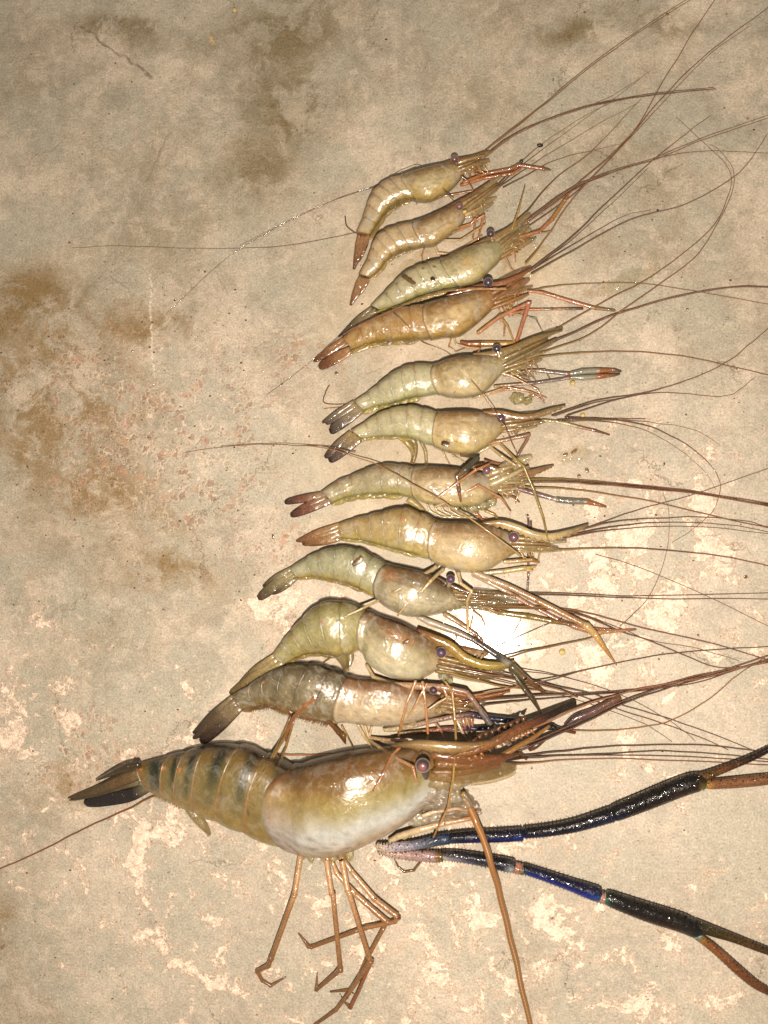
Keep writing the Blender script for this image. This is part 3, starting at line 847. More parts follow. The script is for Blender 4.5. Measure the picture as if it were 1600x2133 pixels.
swimmerets(r, st, S(180, 150, 75), S(200, 175, 120), w=4.5, out=3)
head(r, 957, 440, 1050, 372, S(165, 140, 90), S(150, 125, 80), w=8, spread=14)
head(r, 962, 452, 1036, 414, S(195, 175, 130), S(170, 145, 100), w=8, spread=7, stalks=1, z=12)
blade(r, [(912, 442, 2, 24), (950, 423, 4, 24), (980, 406, 3, 22), (1020, 378, 1.2, 20)], [(0, S(120, 80, 45)), (1, S(120, 90, 55))], 'rostrum', LIMB, teeth=(9, 3, .05, .8, -1))
mouthparts(r, st, 1000, 470, 12, [S(205, 180, 130), S(185, 150, 95), S(170, 110, 60)], z=9)
leg(r, [(950, 476, 3, 12), (981, 466, 3), (1008, 448, 3.4, 16), (995, 503, 2.2, 5)], [(0, S(190, 140, 90)), (1, S(170, 100, 50))])
leg(r, [(940, 486, 3, 10), (978, 470, 3), (991, 455, 3, 14), (984, 505, 2, 5)], [(0, S(190, 140, 90)), (1, S(165, 100, 50))])
leg(r, [(905, 512, 4, 8), (912, 527, 3.5, 7), (940, 530, 3.5, 6), (972, 512, 3.5, 6), (1005, 490, 2.5, 5)], [(0, PALE), (1, S(200, 165, 115))])
leg(r, [(925, 500, 3, 12), (960, 500, 3, 14), (994, 478, 3, 12), (1010, 466, 2, 10)], [(0, PALE), (1, S(190, 150, 100))])
leg(r, [(884, 516, 2, 6), (879, 532, 1.6, 4), (881, 548, 1.2, 2)], [(0, TANc), (1, S(150, 110, 60))])
eye(r, 957, 430, 8, 34, S(140, 60, 85), S(215, 120, 145))
ant(r, [(1030, 392), (1086, 337), (1124, 304), (1195, 255), (1270, 215)], S(90, 72, 50), S(140, 115, 85), 1.6, .4)
ant(r, [(1034, 394), (1112, 341), (1240, 262), (1330, 214)], S(110, 90, 60), S(140, 115, 85), 1.3, .4)
ant(r, [(1049, 392), (1150, 337), (1244, 311), (1292, 300)], S(110, 80, 50), S(140, 110, 80), 1.4, .4)
ant(r, [(1030, 395), (1100, 335), (1180, 275), (1300, 190), (1350, 150)], S(120, 95, 65), S(140, 115, 85), 1.0, .35)
for c in ((1086, 336, 3.5), (1125, 303, 4.5)):
    tag(link('debris_clot', ball_mb(c[0], c[1], c[2], 8, lambda d: S(35, 28, 20), 12, 8, (1.3, .8, .7), lump=.9), LIMB, None, G(c[0], c[1], 0)),
        'dark clot on a thin antenna %s' % ('crossing the red claw of the topmost prawn' if c[0] < 1100 else 'above the red claw of the topmost prawn'), 'debris')
# the two whiskers swept back to the left
ant(r, [(945, 418, 40), (880, 350, 30), (830, 362, 30), (792, 382, 4), (700, 415), (600, 462), (505, 515), (440, 565), (345, 655)], S(90, 60, 40), S(130, 95, 65), 1.2, .45, z0=40, cm=S(80, 55, 38))
ant(r, [(775, 480, 20), (742, 484, 3), (680, 497, 2), (600, 511, 2), (500, 517, 2), (400, 517, 2), (240, 512, 2), (150, 517, 2)], S(120, 70, 40), S(120, 90, 60), 1.2, .4, cm=S(75, 55, 40))
ant(r, [(800, 385, 12), (740, 402, 3), (640, 440, 2), (560, 480, 2), (500, 512, 2)], S(130, 100, 70), S(130, 100, 75), .8, .4)

# ================================================================== third
r = prawn('third prawn from the top, pale grey-green, its tail under the orange-brown prawn', 890, 580)
P3 = [(772, 637, 795, 646), (800, 609, 830, 637), (821, 588, 855, 627), (841, 570, 878, 617), (863, 558, 904, 610), (888, 549, 930, 604), (918, 541, 956, 600),
      (941, 532, 976, 596), (968, 519, 1000, 585), (995, 509, 1017, 568), (1019, 501, 1036, 550)]
pal = pal_simple(S(150, 130, 80), S(180, 176, 148), S(180, 175, 115), S(155, 125, 72), S(185, 180, 140), S(195, 180, 120), band=S(140, 130, 80), bandk=.25, seed=3,
                 front=S(150, 145, 115), patch=[(.35, .5, .14, .14, S(185, 150, 50), .7)], spots=((1.0, .3), (2, .28), (4.4, .3), (5.2, .35)), spotc=S(90, 60, 30))
st = body(r, P3, pal)
for (a, b, hw) in [((775, 640), (715, 690), 6), ((783, 645), (705, 702), 9), ((790, 650), (720, 700), 8)]:
    blade(r, [(a[0], a[1], hw * .6, 10), ((a[0] + b[0]) / 2, (a[1] + b[1]) / 2, hw, 9), (b[0], b[1], hw * .3, 3)], [(0, S(130, 115, 85)), (1, S(70, 45, 35))], 'tail_blade', FAN, ribs=.4, edge=S(60, 40, 30))
swimmerets(r, st, S(180, 160, 60), S(195, 185, 110), w=6, out=4, z=12)
head(r, 1022, 520, 1110, 452, S(165, 150, 105), S(140, 118, 72), w=9, spread=15)
head(r, 1030, 535, 1128, 482, S(180, 160, 115), S(150, 120, 70), w=7, spread=10, z=13)
blade(r, [(985, 510, 2, 28), (1020, 497, 5, 28), (1060, 476, 4, 25), (1100, 440, 1.4, 22)], [(0, S(140, 110, 70)), (1, S(140, 115, 75))], 'rostrum', LIMB, teeth=(9, 3, .05, .8, -1))
mouthparts(r, st, 1085, 520, 14, [S(200, 180, 130), S(185, 150, 95), S(175, 95, 55)], z=10)
leg(r, [(1060, 500, 4, 14), (1124, 482, 4, 12), (1150, 457, 5, 10), (1176, 418, 5, 8), (1190, 396, 1.5, 6)], [(0, S(175, 120, 80)), (.4, S(185, 110, 85)), (.7, S(160, 120, 60)), (1, S(170, 110, 50))], name='claw_arm')
leg(r, [(1000, 540, 3, 20), (1040, 520, 3, 18), (1090, 490, 2.5), (1150, 482, 2)], [(0, PALE), (1, S(160, 130, 90))])
leg(r, [(1066, 478, 2, 26), (1080, 440, 2.5, 24), (1094, 386, .8, 20)], [(0, S(170, 140, 80)), (.5, S(180, 150, 70)), (1, S(130, 90, 50))])
leg(r, [(1030, 545, 4, 10), (1062, 530, 3.6), (1092, 508, 3)], [(0, S(180, 110, 70)), (1, S(165, 80, 50))])
leg(r, [(1050, 530, 2.5, 14), (1066, 560, 2, 6), (1082, 575, 1.5, 3)], [(0, S(180, 140, 90)), (1, S(150, 100, 55))])
leg(r, [(1040, 535, 2, 16), (1072, 500, 2, 14), (1074, 545, 1.6, 5)], [(0, S(180, 130, 80)), (1, S(160, 100, 50))])
eye(r, 1022, 487, 8.5, 34, S(60, 18, 40), S(125, 50, 90), stalk=(1026, 503), scol=S(160, 130, 95))
ant(r, [(1080, 462), (1150, 379), (1232, 315), (1300, 244), (1337, 205)], S(80, 62, 45), S(140, 115, 85), 2.0, .4)
ant(r, [(1094, 461), (1187, 394), (1262, 360), (1360, 330), (1450, 292), (1600, 240)], S(100, 72, 45), S(120, 95, 65), 2.4, .6, pair=1)
ant(r, [(1100, 462), (1195, 396), (1270, 362), (1360, 331), (1469, 315), (1602, 319)], S(120, 72, 40), S(120, 85, 60), 1.8, .5)
ant(r, [(1086, 469), (1199, 386), (1307, 289), (1394, 187), (1487, 101), (1604, 12)], S(140, 95, 45), S(110, 75, 50), 2.2, .7, cm=S(150, 80, 40))
ant(r, [(1095, 550, 24), (1135, 500), (1195, 412), (1315, 281), (1375, 180), (1439, 75), (1491, -4)], S(180, 140, 50), S(100, 70, 45), 2.2, .7, cm=S(165, 90, 35))
ant(r, [(1090, 480), (1200, 400), (1310, 290), (1398, 195), (1480, 112), (1560, 55)], S(140, 95, 45), S(120, 85, 55), 1.2, .5)

# ================================================================== fourth
r = prawn('orange-brown prawn, fourth from the top, with a whisker lying along its back', 870, 675)
P4 = [(714, 704, 737, 728), (746, 678, 770, 717), (773, 664, 793, 712), (797, 654, 818, 710), (827, 644, 842, 709), (856, 638, 869, 708), (887, 633, 899, 708),
      (914, 625, 925, 704), (950, 616, 958, 700), (983, 607, 990, 678), (1012, 601, 1021, 650)]
pal = pal_simple(S(140, 90, 42), S(165, 132, 80), S(172, 142, 62), S(140, 90, 42), S(175, 145, 90), S(178, 145, 70), band=S(150, 95, 35), bandk=.3, seed=4,
                 front=S(160, 105, 40), patch=[(.42, .55, .16, .18, S(215, 185, 120), .6), (.75, .2, .1, .1, S(140, 80, 30), .5)], spotc=S(130, 60, 20))
st = body(r, P4, pal)
for (a, b, hw, c) in [((716, 706), (655, 750), 6, S(120, 95, 65)), ((722, 712), (653, 752), 7, S(110, 70, 45)), ((730, 728), (664, 765), 12, S(110, 35, 30)), ((733, 732), (672, 765), 8, S(140, 60, 40))]:
    blade(r, [(a[0], a[1], hw * .7, 9), ((a[0] + b[0]) / 2, (a[1] + b[1]) / 2, hw, 9), (b[0] + 8, b[1] - 4, hw * .8, 5), (b[0], b[1], hw * .35, 3)], [(0, S(165, 110, 60)), (.5, mix(c, S(150, 90, 60), .4)), (1, c)], 'tail_blade', FAN, ribs=.4, edge=mix(c, DRK, .4))
swimmerets(r, st, S(180, 150, 45), S(185, 155, 70), w=6, out=4, z=10)
head(r, 1014, 618, 1112, 565, S(160, 108, 45), S(140, 92, 40), w=11, spread=18)
head(r, 1022, 635, 1112, 602, S(175, 130, 65), S(155, 110, 50), w=7, spread=12, z=14)
blade(r, [(930, 616, 2, 32), (990, 598, 5, 34), (1040, 590, 5, 32), (1080, 575, 4, 30), (1105, 560, 2, 26)], [(0, S(150, 85, 35)), (1, S(135, 85, 45))], 'rostrum', LIMB, teeth=(11, 4, .1, .85, -1))
mouthparts(r, st, 1070, 660, 16, [S(205, 175, 110), S(185, 140, 75), S(185, 120, 80)], z=10)
leg(r, [(995, 694, 5, 12), (1040, 660, 5, 14), (1102, 631, 5.5, 14), (1075, 716, 5, 5), (1074, 742, 1.6, 3)], [(0, S(190, 140, 95)), (.5, S(180, 120, 95)), (.9, S(170, 90, 70)), (1, S(200, 160, 110))])
leg(r, [(960, 712, 4, 8), (975, 716, 7, 8), (1000, 716, 8, 8), (1070, 716, 7, 7)], [(0, S(150, 80, 55)), (.4, S(148, 80, 55)), (.45, S(175, 130, 70)), (1, S(185, 150, 85))], knob=0)
leg(r, [(1060, 655, 3.4, 14), (1101, 645, 3.4), (1150, 644, 3), (1214, 643, 3)], [(0, S(180, 120, 90)), (.4, S(180, 90, 70)), (.5, S(120, 105, 85)), (.75, S(180, 70, 55)), (.8, S(115, 95, 75)), (1, S(90, 75, 60))], name='claw_arm')
leg(r, [(1100, 606, 3.5, 18), (1131, 610, 4, 14), (1190, 628, 4.5), (1240, 642, 4.5), (1281, 647, 3)], [(0, S(185, 130, 95)), (.65, S(190, 125, 90)), (.75, S(160, 120, 80)), (1, S(120, 110, 85))], name='claw_arm')
leg(r, [(1040, 655, 3, 14), (1058, 680, 2.6, 12), (1075, 722, 2.4, 8), (1073, 748, 1.4, 3)], [(0, TANc), (1, S(190, 150, 95))])
leg(r, [(1050, 650, 2, 14), (1080, 655, 2), (1116, 663, 2), (1131, 692, 1.2, 3)], [(0, S(140, 120, 90)), (1, S(90, 90, 75))])
leg(r, [(1035, 660, 3, 12), (1052, 672, 3), (1050, 700, 2, 4)], [(0, S(170, 120, 60)), (1, S(160, 95, 40))])
leg(r, [(945, 700, 3, 8), (950, 716, 2.5, 7), (975, 724, 2.5, 7), (1000, 726, 2.5, 12), (987, 753, 2.2, 56), (968, 782, 2, 58), (946, 819, 1.2, 50)], [(0, PALE), (.5, S(200, 150, 95)), (1, S(190, 130, 75))])
leg(r, [(940, 704, 2.4, 8), (935, 722, 2, 6), (950, 732, 1.6, 3), (975, 722, 1.5, 3)], [(0, S(190, 150, 90)), (1, S(120, 60, 30))])
eye(r, 1017, 588, 10, 40, S(48, 25, 50), S(120, 85, 135), stalk=(1024, 604), scol=S(130, 75, 35))
ant(r, [(1100, 566), (1187, 497), (1262, 424), (1356, 337), (1412, 292), (1480, 240)], S(75, 50, 35), S(120, 95, 70), 2.6, .6)
ant(r, [(1096, 568), (1150, 530), (1190, 500), (1270, 428), (1350, 350)], S(60, 42, 30), S(100, 80, 60), 2.0, .5)
ant(r, [(1108, 570), (1202, 517), (1315, 457), (1431, 424), (1525, 371), (1562, 334), (1600, 278)], S(90, 65, 45), S(110, 85, 60), 2.0, .6)
ant(r, [(1108, 562), (1225, 491), (1300, 450), (1356, 437)], S(80, 62, 48), S(110, 90, 70), 1.5, .5)
ant(r, [(1100, 606), (1150, 597), (1225, 590), (1337, 590), (1450, 607), (1604, 634)], S(150, 130, 70), S(140, 95, 50), 2.2, .7)
ant(r, [(1055, 602, 60), (1000, 602, 62), (950, 604, 66), (880, 620, 60), (800, 654, 50), (740, 682, 36), (700, 708, 18), (660, 742, 3), (600, 790, 2), (556, 822, 2)], S(205, 165, 105), S(140, 85, 50), 2.4, .5, cm=S(165, 90, 30))
ant(r, [(820, 650, 56), (850, 680, 52), (880, 712, 12), (934, 735, 4), (985, 795, 62), (1031, 858, 56), (1052, 890, 60), (1070, 930, 20), (1090, 975, 20)], S(130, 90, 40), S(150, 110, 60), 1.0, .9, cm=S(185, 130, 60))

# ================================================================== fifth
r = prawn('pale grey-green prawn, fifth from the top, with two grey claws tipped orange', 880, 790)
P5 = [(738, 835, 760, 855), (766, 816, 786, 846), (787, 800, 808, 842), (811, 781, 831, 836), (838, 766, 851, 830), (865, 759, 878, 826), (908, 758, 914, 823),
      (926, 751, 932, 828), (961, 743, 968, 830), (1002, 741, 1006, 820), (1036, 738, 1040, 786)]
pal = pal_simple(S(140, 128, 85), S(182, 180, 154), S(185, 185, 135), S(155, 118, 68), S(190, 178, 140), S(205, 190, 150), band=S(130, 115, 70), bandk=.3, seed=5,
                 front=S(165, 150, 110), patch=[(.15, .45, .10, .25, S(170, 135, 75), .5)], spots=((.95, .33), (1.9, .28), (3.95, .25), (4.9, .22)), spotc=S(185, 75, 15))
st = body(r, P5, pal)
for (a, b, hw, c) in [((738, 836), (671, 880), 6, S(85, 72, 60)), ((745, 842), (678, 882), 8, S(95, 75, 65)), ((752, 848), (686, 898), 13, S(52, 22, 30)), ((757, 852), (697, 895), 9, S(60, 28, 32))]:
    blade(r, [(a[0], a[1], hw * .7, 9), ((a[0] + b[0]) / 2, (a[1] + b[1]) / 2, hw, 10), (b[0] + 8, b[1] - 4, hw * .8, 5), (b[0], b[1], hw * .35, 3)], [(0, S(140, 125, 105)), (.45, mix(c, S(150, 140, 125), .5)), (.8, c), (1, c)], 'tail_blade', FAN, ribs=.4, edge=mix(c, DRK, .4))
swimmerets(r, st, S(185, 168, 75), S(190, 172, 85), w=6, out=4, z=10)
head(r, 1042, 752, 1176, 690, S(160, 145, 100), S(115, 98, 58), w=9, spread=17)
head(r, 1048, 768, 1140, 738, S(175, 160, 115), S(150, 130, 85), w=7, spread=12, z=14)
blade(r, [(985, 738, 2, 32), (1025, 736, 6, 34), (1070, 724, 6, 32), (1120, 703, 5, 28), (1172, 688, 2, 22)], [(0, S(150, 125, 80)), (1, S(120, 100, 62))], 'rostrum', LIMB, teeth=(11, 3.5, .05, .8, -1))
mouthparts(r, st, 1110, 800, 14, [S(205, 185, 140), S(180, 150, 105), S(160, 120, 80)], z=9)
for (pts, cc) in [([(1050, 782, 4, 12), (1068, 779, 4), (1107, 771, 4), (1186, 779, 5), (1192, 778, 6), (1212, 774, 7.5), (1248, 772, 7), (1280, 771, 4), (1294, 774, 2)], 0),
                  ([(1030, 805, 3.5, 12), (1047, 803, 3.5), (1115, 798, 4), (1188, 787, 4.2), (1194, 786, 5.5), (1215, 787, 7), (1250, 784, 6.5), (1280, 781, 4), (1291, 779, 2)], 1)]:
    leg(r, pts, [(0, S(175, 150, 115)), (.3, S(130, 110, 105)), (.57, S(120, 108, 110)), (.585, S(190, 110, 60)), (.60, S(140, 140, 130)), (.80, S(150, 148, 135)), (.83, S(150, 88, 46)), (.92, S(148, 84, 45)), (1, S(60, 50, 40))], name='claw_arm', knob=.04, z=10)
leg(r, [(1035, 775, 3, 18), (1063, 782, 3, 16), (1120, 811, 2.6), (1134, 840, 1.4, 3)], [(0, PALE), (.5, S(185, 135, 85)), (1, S(150, 110, 75))])
leg(r, [(985, 829, 3, 10), (1057, 806, 3), (1105, 816, 2.6), (1139, 828, 1.4, 3)], [(0, PALE), (.5, S(180, 120, 75)), (1, S(170, 120, 70))])
leg(r, [(1000, 826, 3, 10), (1050, 812, 2.6), (1090, 810, 2.2), (1134, 835, 1.4, 3)], [(0, PALE), (.5, S(165, 110, 65)), (1, S(170, 120, 70))])
leg(r, [(1105, 771, 2, 14), (1135, 770, 2, 12), (1146, 790, 1.4, 5)], [(0, TANc), (1, S(100, 75, 50))])
eye(r, 1035, 726, 9, 36, S(45, 15, 40), S(95, 45, 85), stalk=(1041, 745), scol=S(165, 145, 120))
DR0, DR1 = S(55, 35, 28), S(110, 60, 38)
ant(r, [(1094, 729), (1172, 702), (1262, 661), (1319, 642), (1412, 616), (1525, 597), (1604, 597)], DR0, S(80, 52, 38), 3.2, 1.2, cm=DR1, pair=1)
ant(r, [(1124, 744), (1187, 736), (1300, 732), (1412, 740), (1506, 759), (1604, 782)], S(150, 130, 60), S(110, 70, 45), 2.4, 1.0, cm=S(140, 95, 45))
ant(r, [(1115, 712), (1187, 669), (1281, 616), (1334, 590), (1412, 536), (1487, 469), (1521, 394), (1514, 345), (1457, 289), (1409, 244)], S(150, 125, 60), S(115, 85, 60), 1.9, .5, cm=S(125, 65, 35))
ant(r, [(1125, 736), (1225, 699), (1307, 639), (1371, 594), (1448, 535), (1495, 465), (1525, 400), (1528, 355), (1505, 320), (1480, 300)], S(160, 135, 60), S(125, 95, 70), 1.9, .45, cm=S(150, 90, 45))

# ================================================================== sixth
r = prawn('pale prawn, sixth from the top, with dark tail and yellowish paddles hanging below', 880, 890)
P6 = [(731, 896, 757, 914), (760, 878, 781, 910), (785, 862, 803, 910), (815, 850, 831, 910), (852, 844, 857, 914), (885, 850, 880, 922), (914, 858, 904, 932),
      (932, 857, 928, 942), (978, 857, 979, 949), (1013, 861, 1017, 928), (1042, 868, 1046, 902)]
pal = pal_simple(S(150, 136, 85), S(186, 182, 154), S(190, 188, 140), S(165, 118, 68), S(205, 185, 140), S(200, 180, 120), band=S(135, 110, 60), bandk=.35, seed=6, cA=.25,
                 front=S(140, 115, 65), patch=[(.28, .75, .10, .10, S(170, 150, 70), .7), (.45, .3, .12, .10, S(205, 195, 165), .6)], spots=((.95, .33), (1.9, .3), (3.95, .4), (4.9, .4)), spotc=S(185, 90, 20))
st = body(r, P6, pal)
for (a, b, hw, c) in [((732, 900), (676, 952), 9, S(75, 52, 45)), ((742, 905), (690, 950), 12, S(85, 65, 62)), ((752, 912), (685, 960), 11, S(62, 40, 42))]:
    blade(r, [(a[0], a[1], hw * .7, 9), ((a[0] + b[0]) / 2, (a[1] + b[1]) / 2, hw, 10), (b[0] + 8, b[1] - 5, hw * .8, 5), (b[0], b[1], hw * .35, 3)], [(0, S(140, 120, 75)), (.4, mix(c, S(140, 125, 110), .5)), (.8, c), (1, c)], 'tail_blade', FAN, ribs=.4, edge=mix(c, DRK, .4))
swimmerets(r, st, S(190, 170, 90), S(195, 178, 100), w=4.5, out=2, z=12, k1=4)
blade(r, [(832, 910, 5, 12), (850, 925, 6, 10), (862, 945, 6, 8), (858, 970, 4, 8), (852, 978, 2, 66)], [(0, S(190, 165, 80)), (1, S(165, 130, 45))], 'swimmeret', MEMB, thick=2.4)
blade(r, [(852, 910, 5, 12), (864, 925, 6, 10), (864, 950, 5, 8), (856, 968, 3, 8)], [(0, S(195, 175, 100)), (1, S(175, 140, 60))], 'swimmeret', MEMB, thick=2.4)
blade(r, [(876, 918, 4, 12), (886, 940, 4, 9), (888, 965, 3.4, 8), (886, 975, 2, 66)], [(0, S(195, 180, 115)), (1, S(180, 160, 90))], 'swimmeret', MEMB, thick=2.2)
blade(r, [(1005, 859, 3, 30), (1040, 860, 5.5, 32), (1080, 867, 5.5, 30), (1110, 866, 5.5, 28), (1145, 855, 4.5, 26), (1178, 845, 2, 22)], [(0, S(150, 105, 60)), (1, S(130, 112, 78))], 'rostrum', LIMB, teeth=(14, 3.5, .02, .95, -1))
head(r, 1046, 880, 1150, 868, S(165, 140, 95), S(140, 118, 75), w=8, spread=15)
head(r, 1050, 892, 1130, 880, S(180, 160, 115), S(150, 125, 80), w=6, spread=10, z=13)
mouthparts(r, st, 1085, 905, 12, [S(200, 170, 125), S(180, 140, 95), S(165, 120, 85)], z=10)
leg(r, [(1017, 925, 4.5, 12), (1031, 921, 4.5), (1060, 915, 4.5), (1101, 906, 5, 14), (1098, 916, 4), (1078, 950, 3.5, 12)], [(0, S(195, 160, 120)), (.5, S(150, 115, 95)), (1, S(125, 95, 85))])
leg(r, [(975, 952, 4, 12), (1010, 935, 4, 14), (1040, 922, 3.5), (1072, 955, 3, 30), (1091, 972, 3, 40), (1112, 1021, 3.2, 30), (1132, 1080, 3, 14), (1141, 1123, 1.6, 52)], [(0, PALE), (.3, S(180, 150, 95)), (.7, S(150, 130, 65)), (1, S(170, 145, 80))])
leg(r, [(1000, 942, 4, 12), (1020, 930, 3.5, 16), (1045, 950, 3.5, 36), (1075, 970, 3, 40)], [(0, PALE), (1, S(190, 165, 130))])
leg(r, [(960, 948, 4, 24), (985, 950, 5, 40), (994, 955, 6.5, 48), (970, 978, 6, 60), (952, 992, 5, 64), (956, 1020, 5, 62), (960, 1045, 2.5, 56)], [(0, S(150, 120, 85)), (.2, S(75, 72, 60)), (.5, S(72, 72, 60)), (.62, S(120, 95, 65)), (.8, S(105, 80, 60)), (1, S(140, 85, 55))], knob=.12)
leg(r, [(922, 938, 2, 10), (930, 955, 1.8, 6), (940, 972, 1.2, 4)], [(0, YEL), (1, S(160, 110, 40))])
leg(r, [(935, 942, 2, 10), (950, 952, 1.8, 8), (972, 965, 1.5, 6)], [(0, YEL), (1, S(180, 160, 110))])
leg(r, [(1010, 960, 3, 30), (1030, 965, 3.4, 12), (1052, 968, 3, 8)], [(0, S(150, 110, 80)), (.7, S(160, 100, 80)), (1, S(200, 60, 50))])
leg(r, [(1130, 876, 4, 12), (1166, 879, 4, 10), (1200, 888, 3.6), (1240, 897, 3.2), (1270, 906, 1.6, 5)], [(0, S(170, 150, 110)), (.4, S(205, 195, 160)), (.6, S(155, 98, 58)), (.75, S(130, 80, 45)), (1, S(90, 65, 45))], name='claw_arm')
eye(r, 1044, 872, 9, 38, S(55, 25, 45), S(140, 80, 125), stalk=(1050, 880), scol=S(90, 60, 45))
AD = S(85, 65, 48)
ant(r, [(1150, 866), (1244, 834), (1337, 819), (1431, 792), (1506, 759), (1562, 717), (1604, 680)], AD, S(110, 75, 50), 1.7, .8)
ant(r, [(1155, 866), (1244, 838), (1330, 823), (1420, 797)], AD, S(140, 100, 50), 1.5, .6)
ant(r, [(1180, 867), (1270, 837), (1356, 819), (1431, 820), (1499, 826), (1536, 815), (1574, 785)], AD, S(120, 90, 65), 1.5, .5)
ant(r, [(1177, 870), (1262, 871), (1340, 872)], S(60, 45, 35), S(60, 45, 35), 2.0, .9, pair=1)
ant(r, [(1161, 875), (1262, 873), (1356, 890), (1431, 927), (1480, 969), (1500, 1006), (1495, 1044), (1480, 1070), (1440, 1105), (1400, 1130)], S(90, 75, 50), S(130, 95, 60), 1.5, .45, cm=S(105, 80, 55))
ant(r, [(1180, 875), (1300, 876), (1375, 882), (1450, 897), (1500, 927)], S(130, 110, 70), S(150, 125, 90), 1.2, .4)
ant(r, [(1161, 878), (1250, 878), (1340, 895), (1420, 940), (1470, 985), (1492, 1020)], S(120, 105, 75), S(140, 115, 80), 1.0, .4)

# ================================================================== seventh
r = prawn('brownish grey prawn, seventh from the top, with two dark reddish tail lobes and pink eye', 850, 1010)
P7 = [(669, 1024, 697, 1045), (702, 1001, 723, 1036), (732, 989, 748, 1031), (762, 976, 773, 1029), (800, 966, 806, 1029), (837, 967, 838, 1033), (868, 971, 863, 1040),
      (897, 971, 890, 1050), (950, 975, 940, 1057), (988, 982, 990, 1054), (1014, 985, 1024, 1038)]
pal = pal_simple(S(122, 95, 62), S(160, 152, 125), S(180, 172, 112), S(145, 105, 65), S(178, 158, 122), S(205, 190, 135), band=S(110, 80, 50), bandk=.3, seed=7, cA=.3,
                 front=S(140, 120, 90), patch=[(.35, .5, .2, .15, S(195, 180, 150), .5)], spots=((.95, .28), (1.9, .28), (3.95, .3)), spotc=S(180, 75, 20))
st = body(r, P7, pal)
for (a, b, hw, c) in [((680, 1028), (593, 1047), 9, S(60, 45, 42)), ((672, 1032), (600, 1046), 7, S(110, 55, 48)), ((690, 1042), (605, 1073), 10, S(70, 38, 38)), ((680, 1036), (610, 1066), 7, S(120, 62, 52))]:
    blade(r, [(a[0], a[1], hw * .7, 9), ((a[0] + b[0]) / 2, (a[1] + b[1]) / 2, hw, 9), (b[0] + 10, b[1] - 3, hw * .8, 5), (b[0], b[1], hw * .4, 3)], [(0, S(140, 120, 100)), (.35, S(130, 85, 70)), (.8, c), (1, c)], 'tail_blade', FAN, ribs=.4, edge=mix(c, DRK, .5))
swimmerets(r, st, S(178, 162, 82), S(190, 178, 100), w=6, out=5, z=10)
blade(r, [(850, 1040, 7, 12), (868, 1052, 7, 10), (884, 1066, 5, 8)], [(0, S(185, 170, 90)), (1, S(180, 150, 60))], 'swimmeret', MEMB, thick=2.4)
head(r, 1022, 998, 1112, 960, S(185, 168, 125), S(190, 178, 140), w=12, spread=16, z=26)
head(r, 1028, 1015, 1104, 1008, S(185, 170, 130), S(170, 150, 105), w=9, spread=14, z=14)
blade(r, [(965, 976, 2, 30), (1010, 970, 4.5, 34), (1060, 985, 5, 30), (1105, 984, 6, 24), (1135, 975, 4, 18), (1154, 969, 1.5, 14)], [(0, S(110, 60, 35)), (.5, S(140, 105, 70)), (1, S(125, 100, 75))], 'rostrum', LIMB, teeth=(12, 3, .1, .95, -1))
mouthparts(r, st, 1060, 1045, 16, [S(200, 180, 135), S(190, 170, 125), S(175, 140, 100)], z=11)
for k in range(6):
    x0 = 890 + k * 14
    leg(r, [(x0, 1050, 3, 12), (x0 + 6, 1064, 2.6, 9), (x0 + 28, 1076, 2.2, 7), (x0 + 56, 1079, 1.2, 6)], [(0, S(200, 190, 145)), (1, S(180, 150, 105))], name='mouthpart')
wet_lumps(r, [(985, 1058, 12), (1005, 1052, 13), (1024, 1046, 10), (965, 1062, 9)], S(190, 180, 140), z=10)
leg(r, [(905, 1042, 2.4, 58), (918, 1032, 3, 62), (955, 1004, 3.2, 66), (991, 979, 3, 62), (1020, 966, 2, 52)], [(0, PALE), (.5, S(185, 130, 90)), (1, S(190, 100, 75))])
leg(r, [(905, 1056, 3, 40), (933, 1045, 3, 50), (996, 1011, 3.4, 52), (1044, 1037, 2.8, 24), (1064, 1064, 2, 4)], [(0, PALE), (.45, S(195, 135, 85)), (.8, S(190, 150, 115)), (1, S(130, 85, 55))])
leg(r, [(1020, 1035, 3.5, 18), (1045, 1036, 3), (1062, 1062, 2, 4), (1063, 1078, 1, 3)], [(0, S(190, 140, 95)), (.7, S(150, 100, 75)), (1, S(190, 170, 140))])
leg(r, [(1055, 1030, 3, 14), (1072, 1036, 3), (1082, 1046, 2, 4)], [(0, S(160, 110, 90)), (1, S(120, 60, 45))])
leg(r, [(1015, 1030, 4, 18), (1033, 1021, 4.5, 16), (1078, 1018, 5.5, 14), (1120, 1030, 6), (1156, 1040, 5), (1160, 1041, 7), (1190, 1044, 7.5), (1222, 1045, 7), (1245, 1051, 4.5), (1263, 1056, 2)],
    [(0, S(170, 140, 120)), (.3, S(125, 100, 110)), (.56, S(130, 110, 105)), (.58, S(205, 180, 170)), (.60, S(112, 112, 108)), (.82, S(125, 120, 108)), (.85, S(152, 92, 48)), (.95, S(150, 92, 50)), (1, S(110, 95, 50))], name='claw_arm', knob=.03, z=9)
leg(r, [(1010, 1063, 3.4, 10), (1030, 1072, 3, 8), (1044, 1092, 2.4, 30)], [(0, YEL), (1, S(185, 155, 90))])
leg(r, [(990, 1066, 3, 10), (1000, 1078, 3, 10), (1014, 1090, 2.4, 24)], [(0, S(180, 120, 70)), (1, S(170, 100, 50))])
eye(r, 1014, 980, 8.5, 40, S(120, 55, 85), S(215, 130, 165), stalk=(1024, 990), scol=S(190, 160, 120))
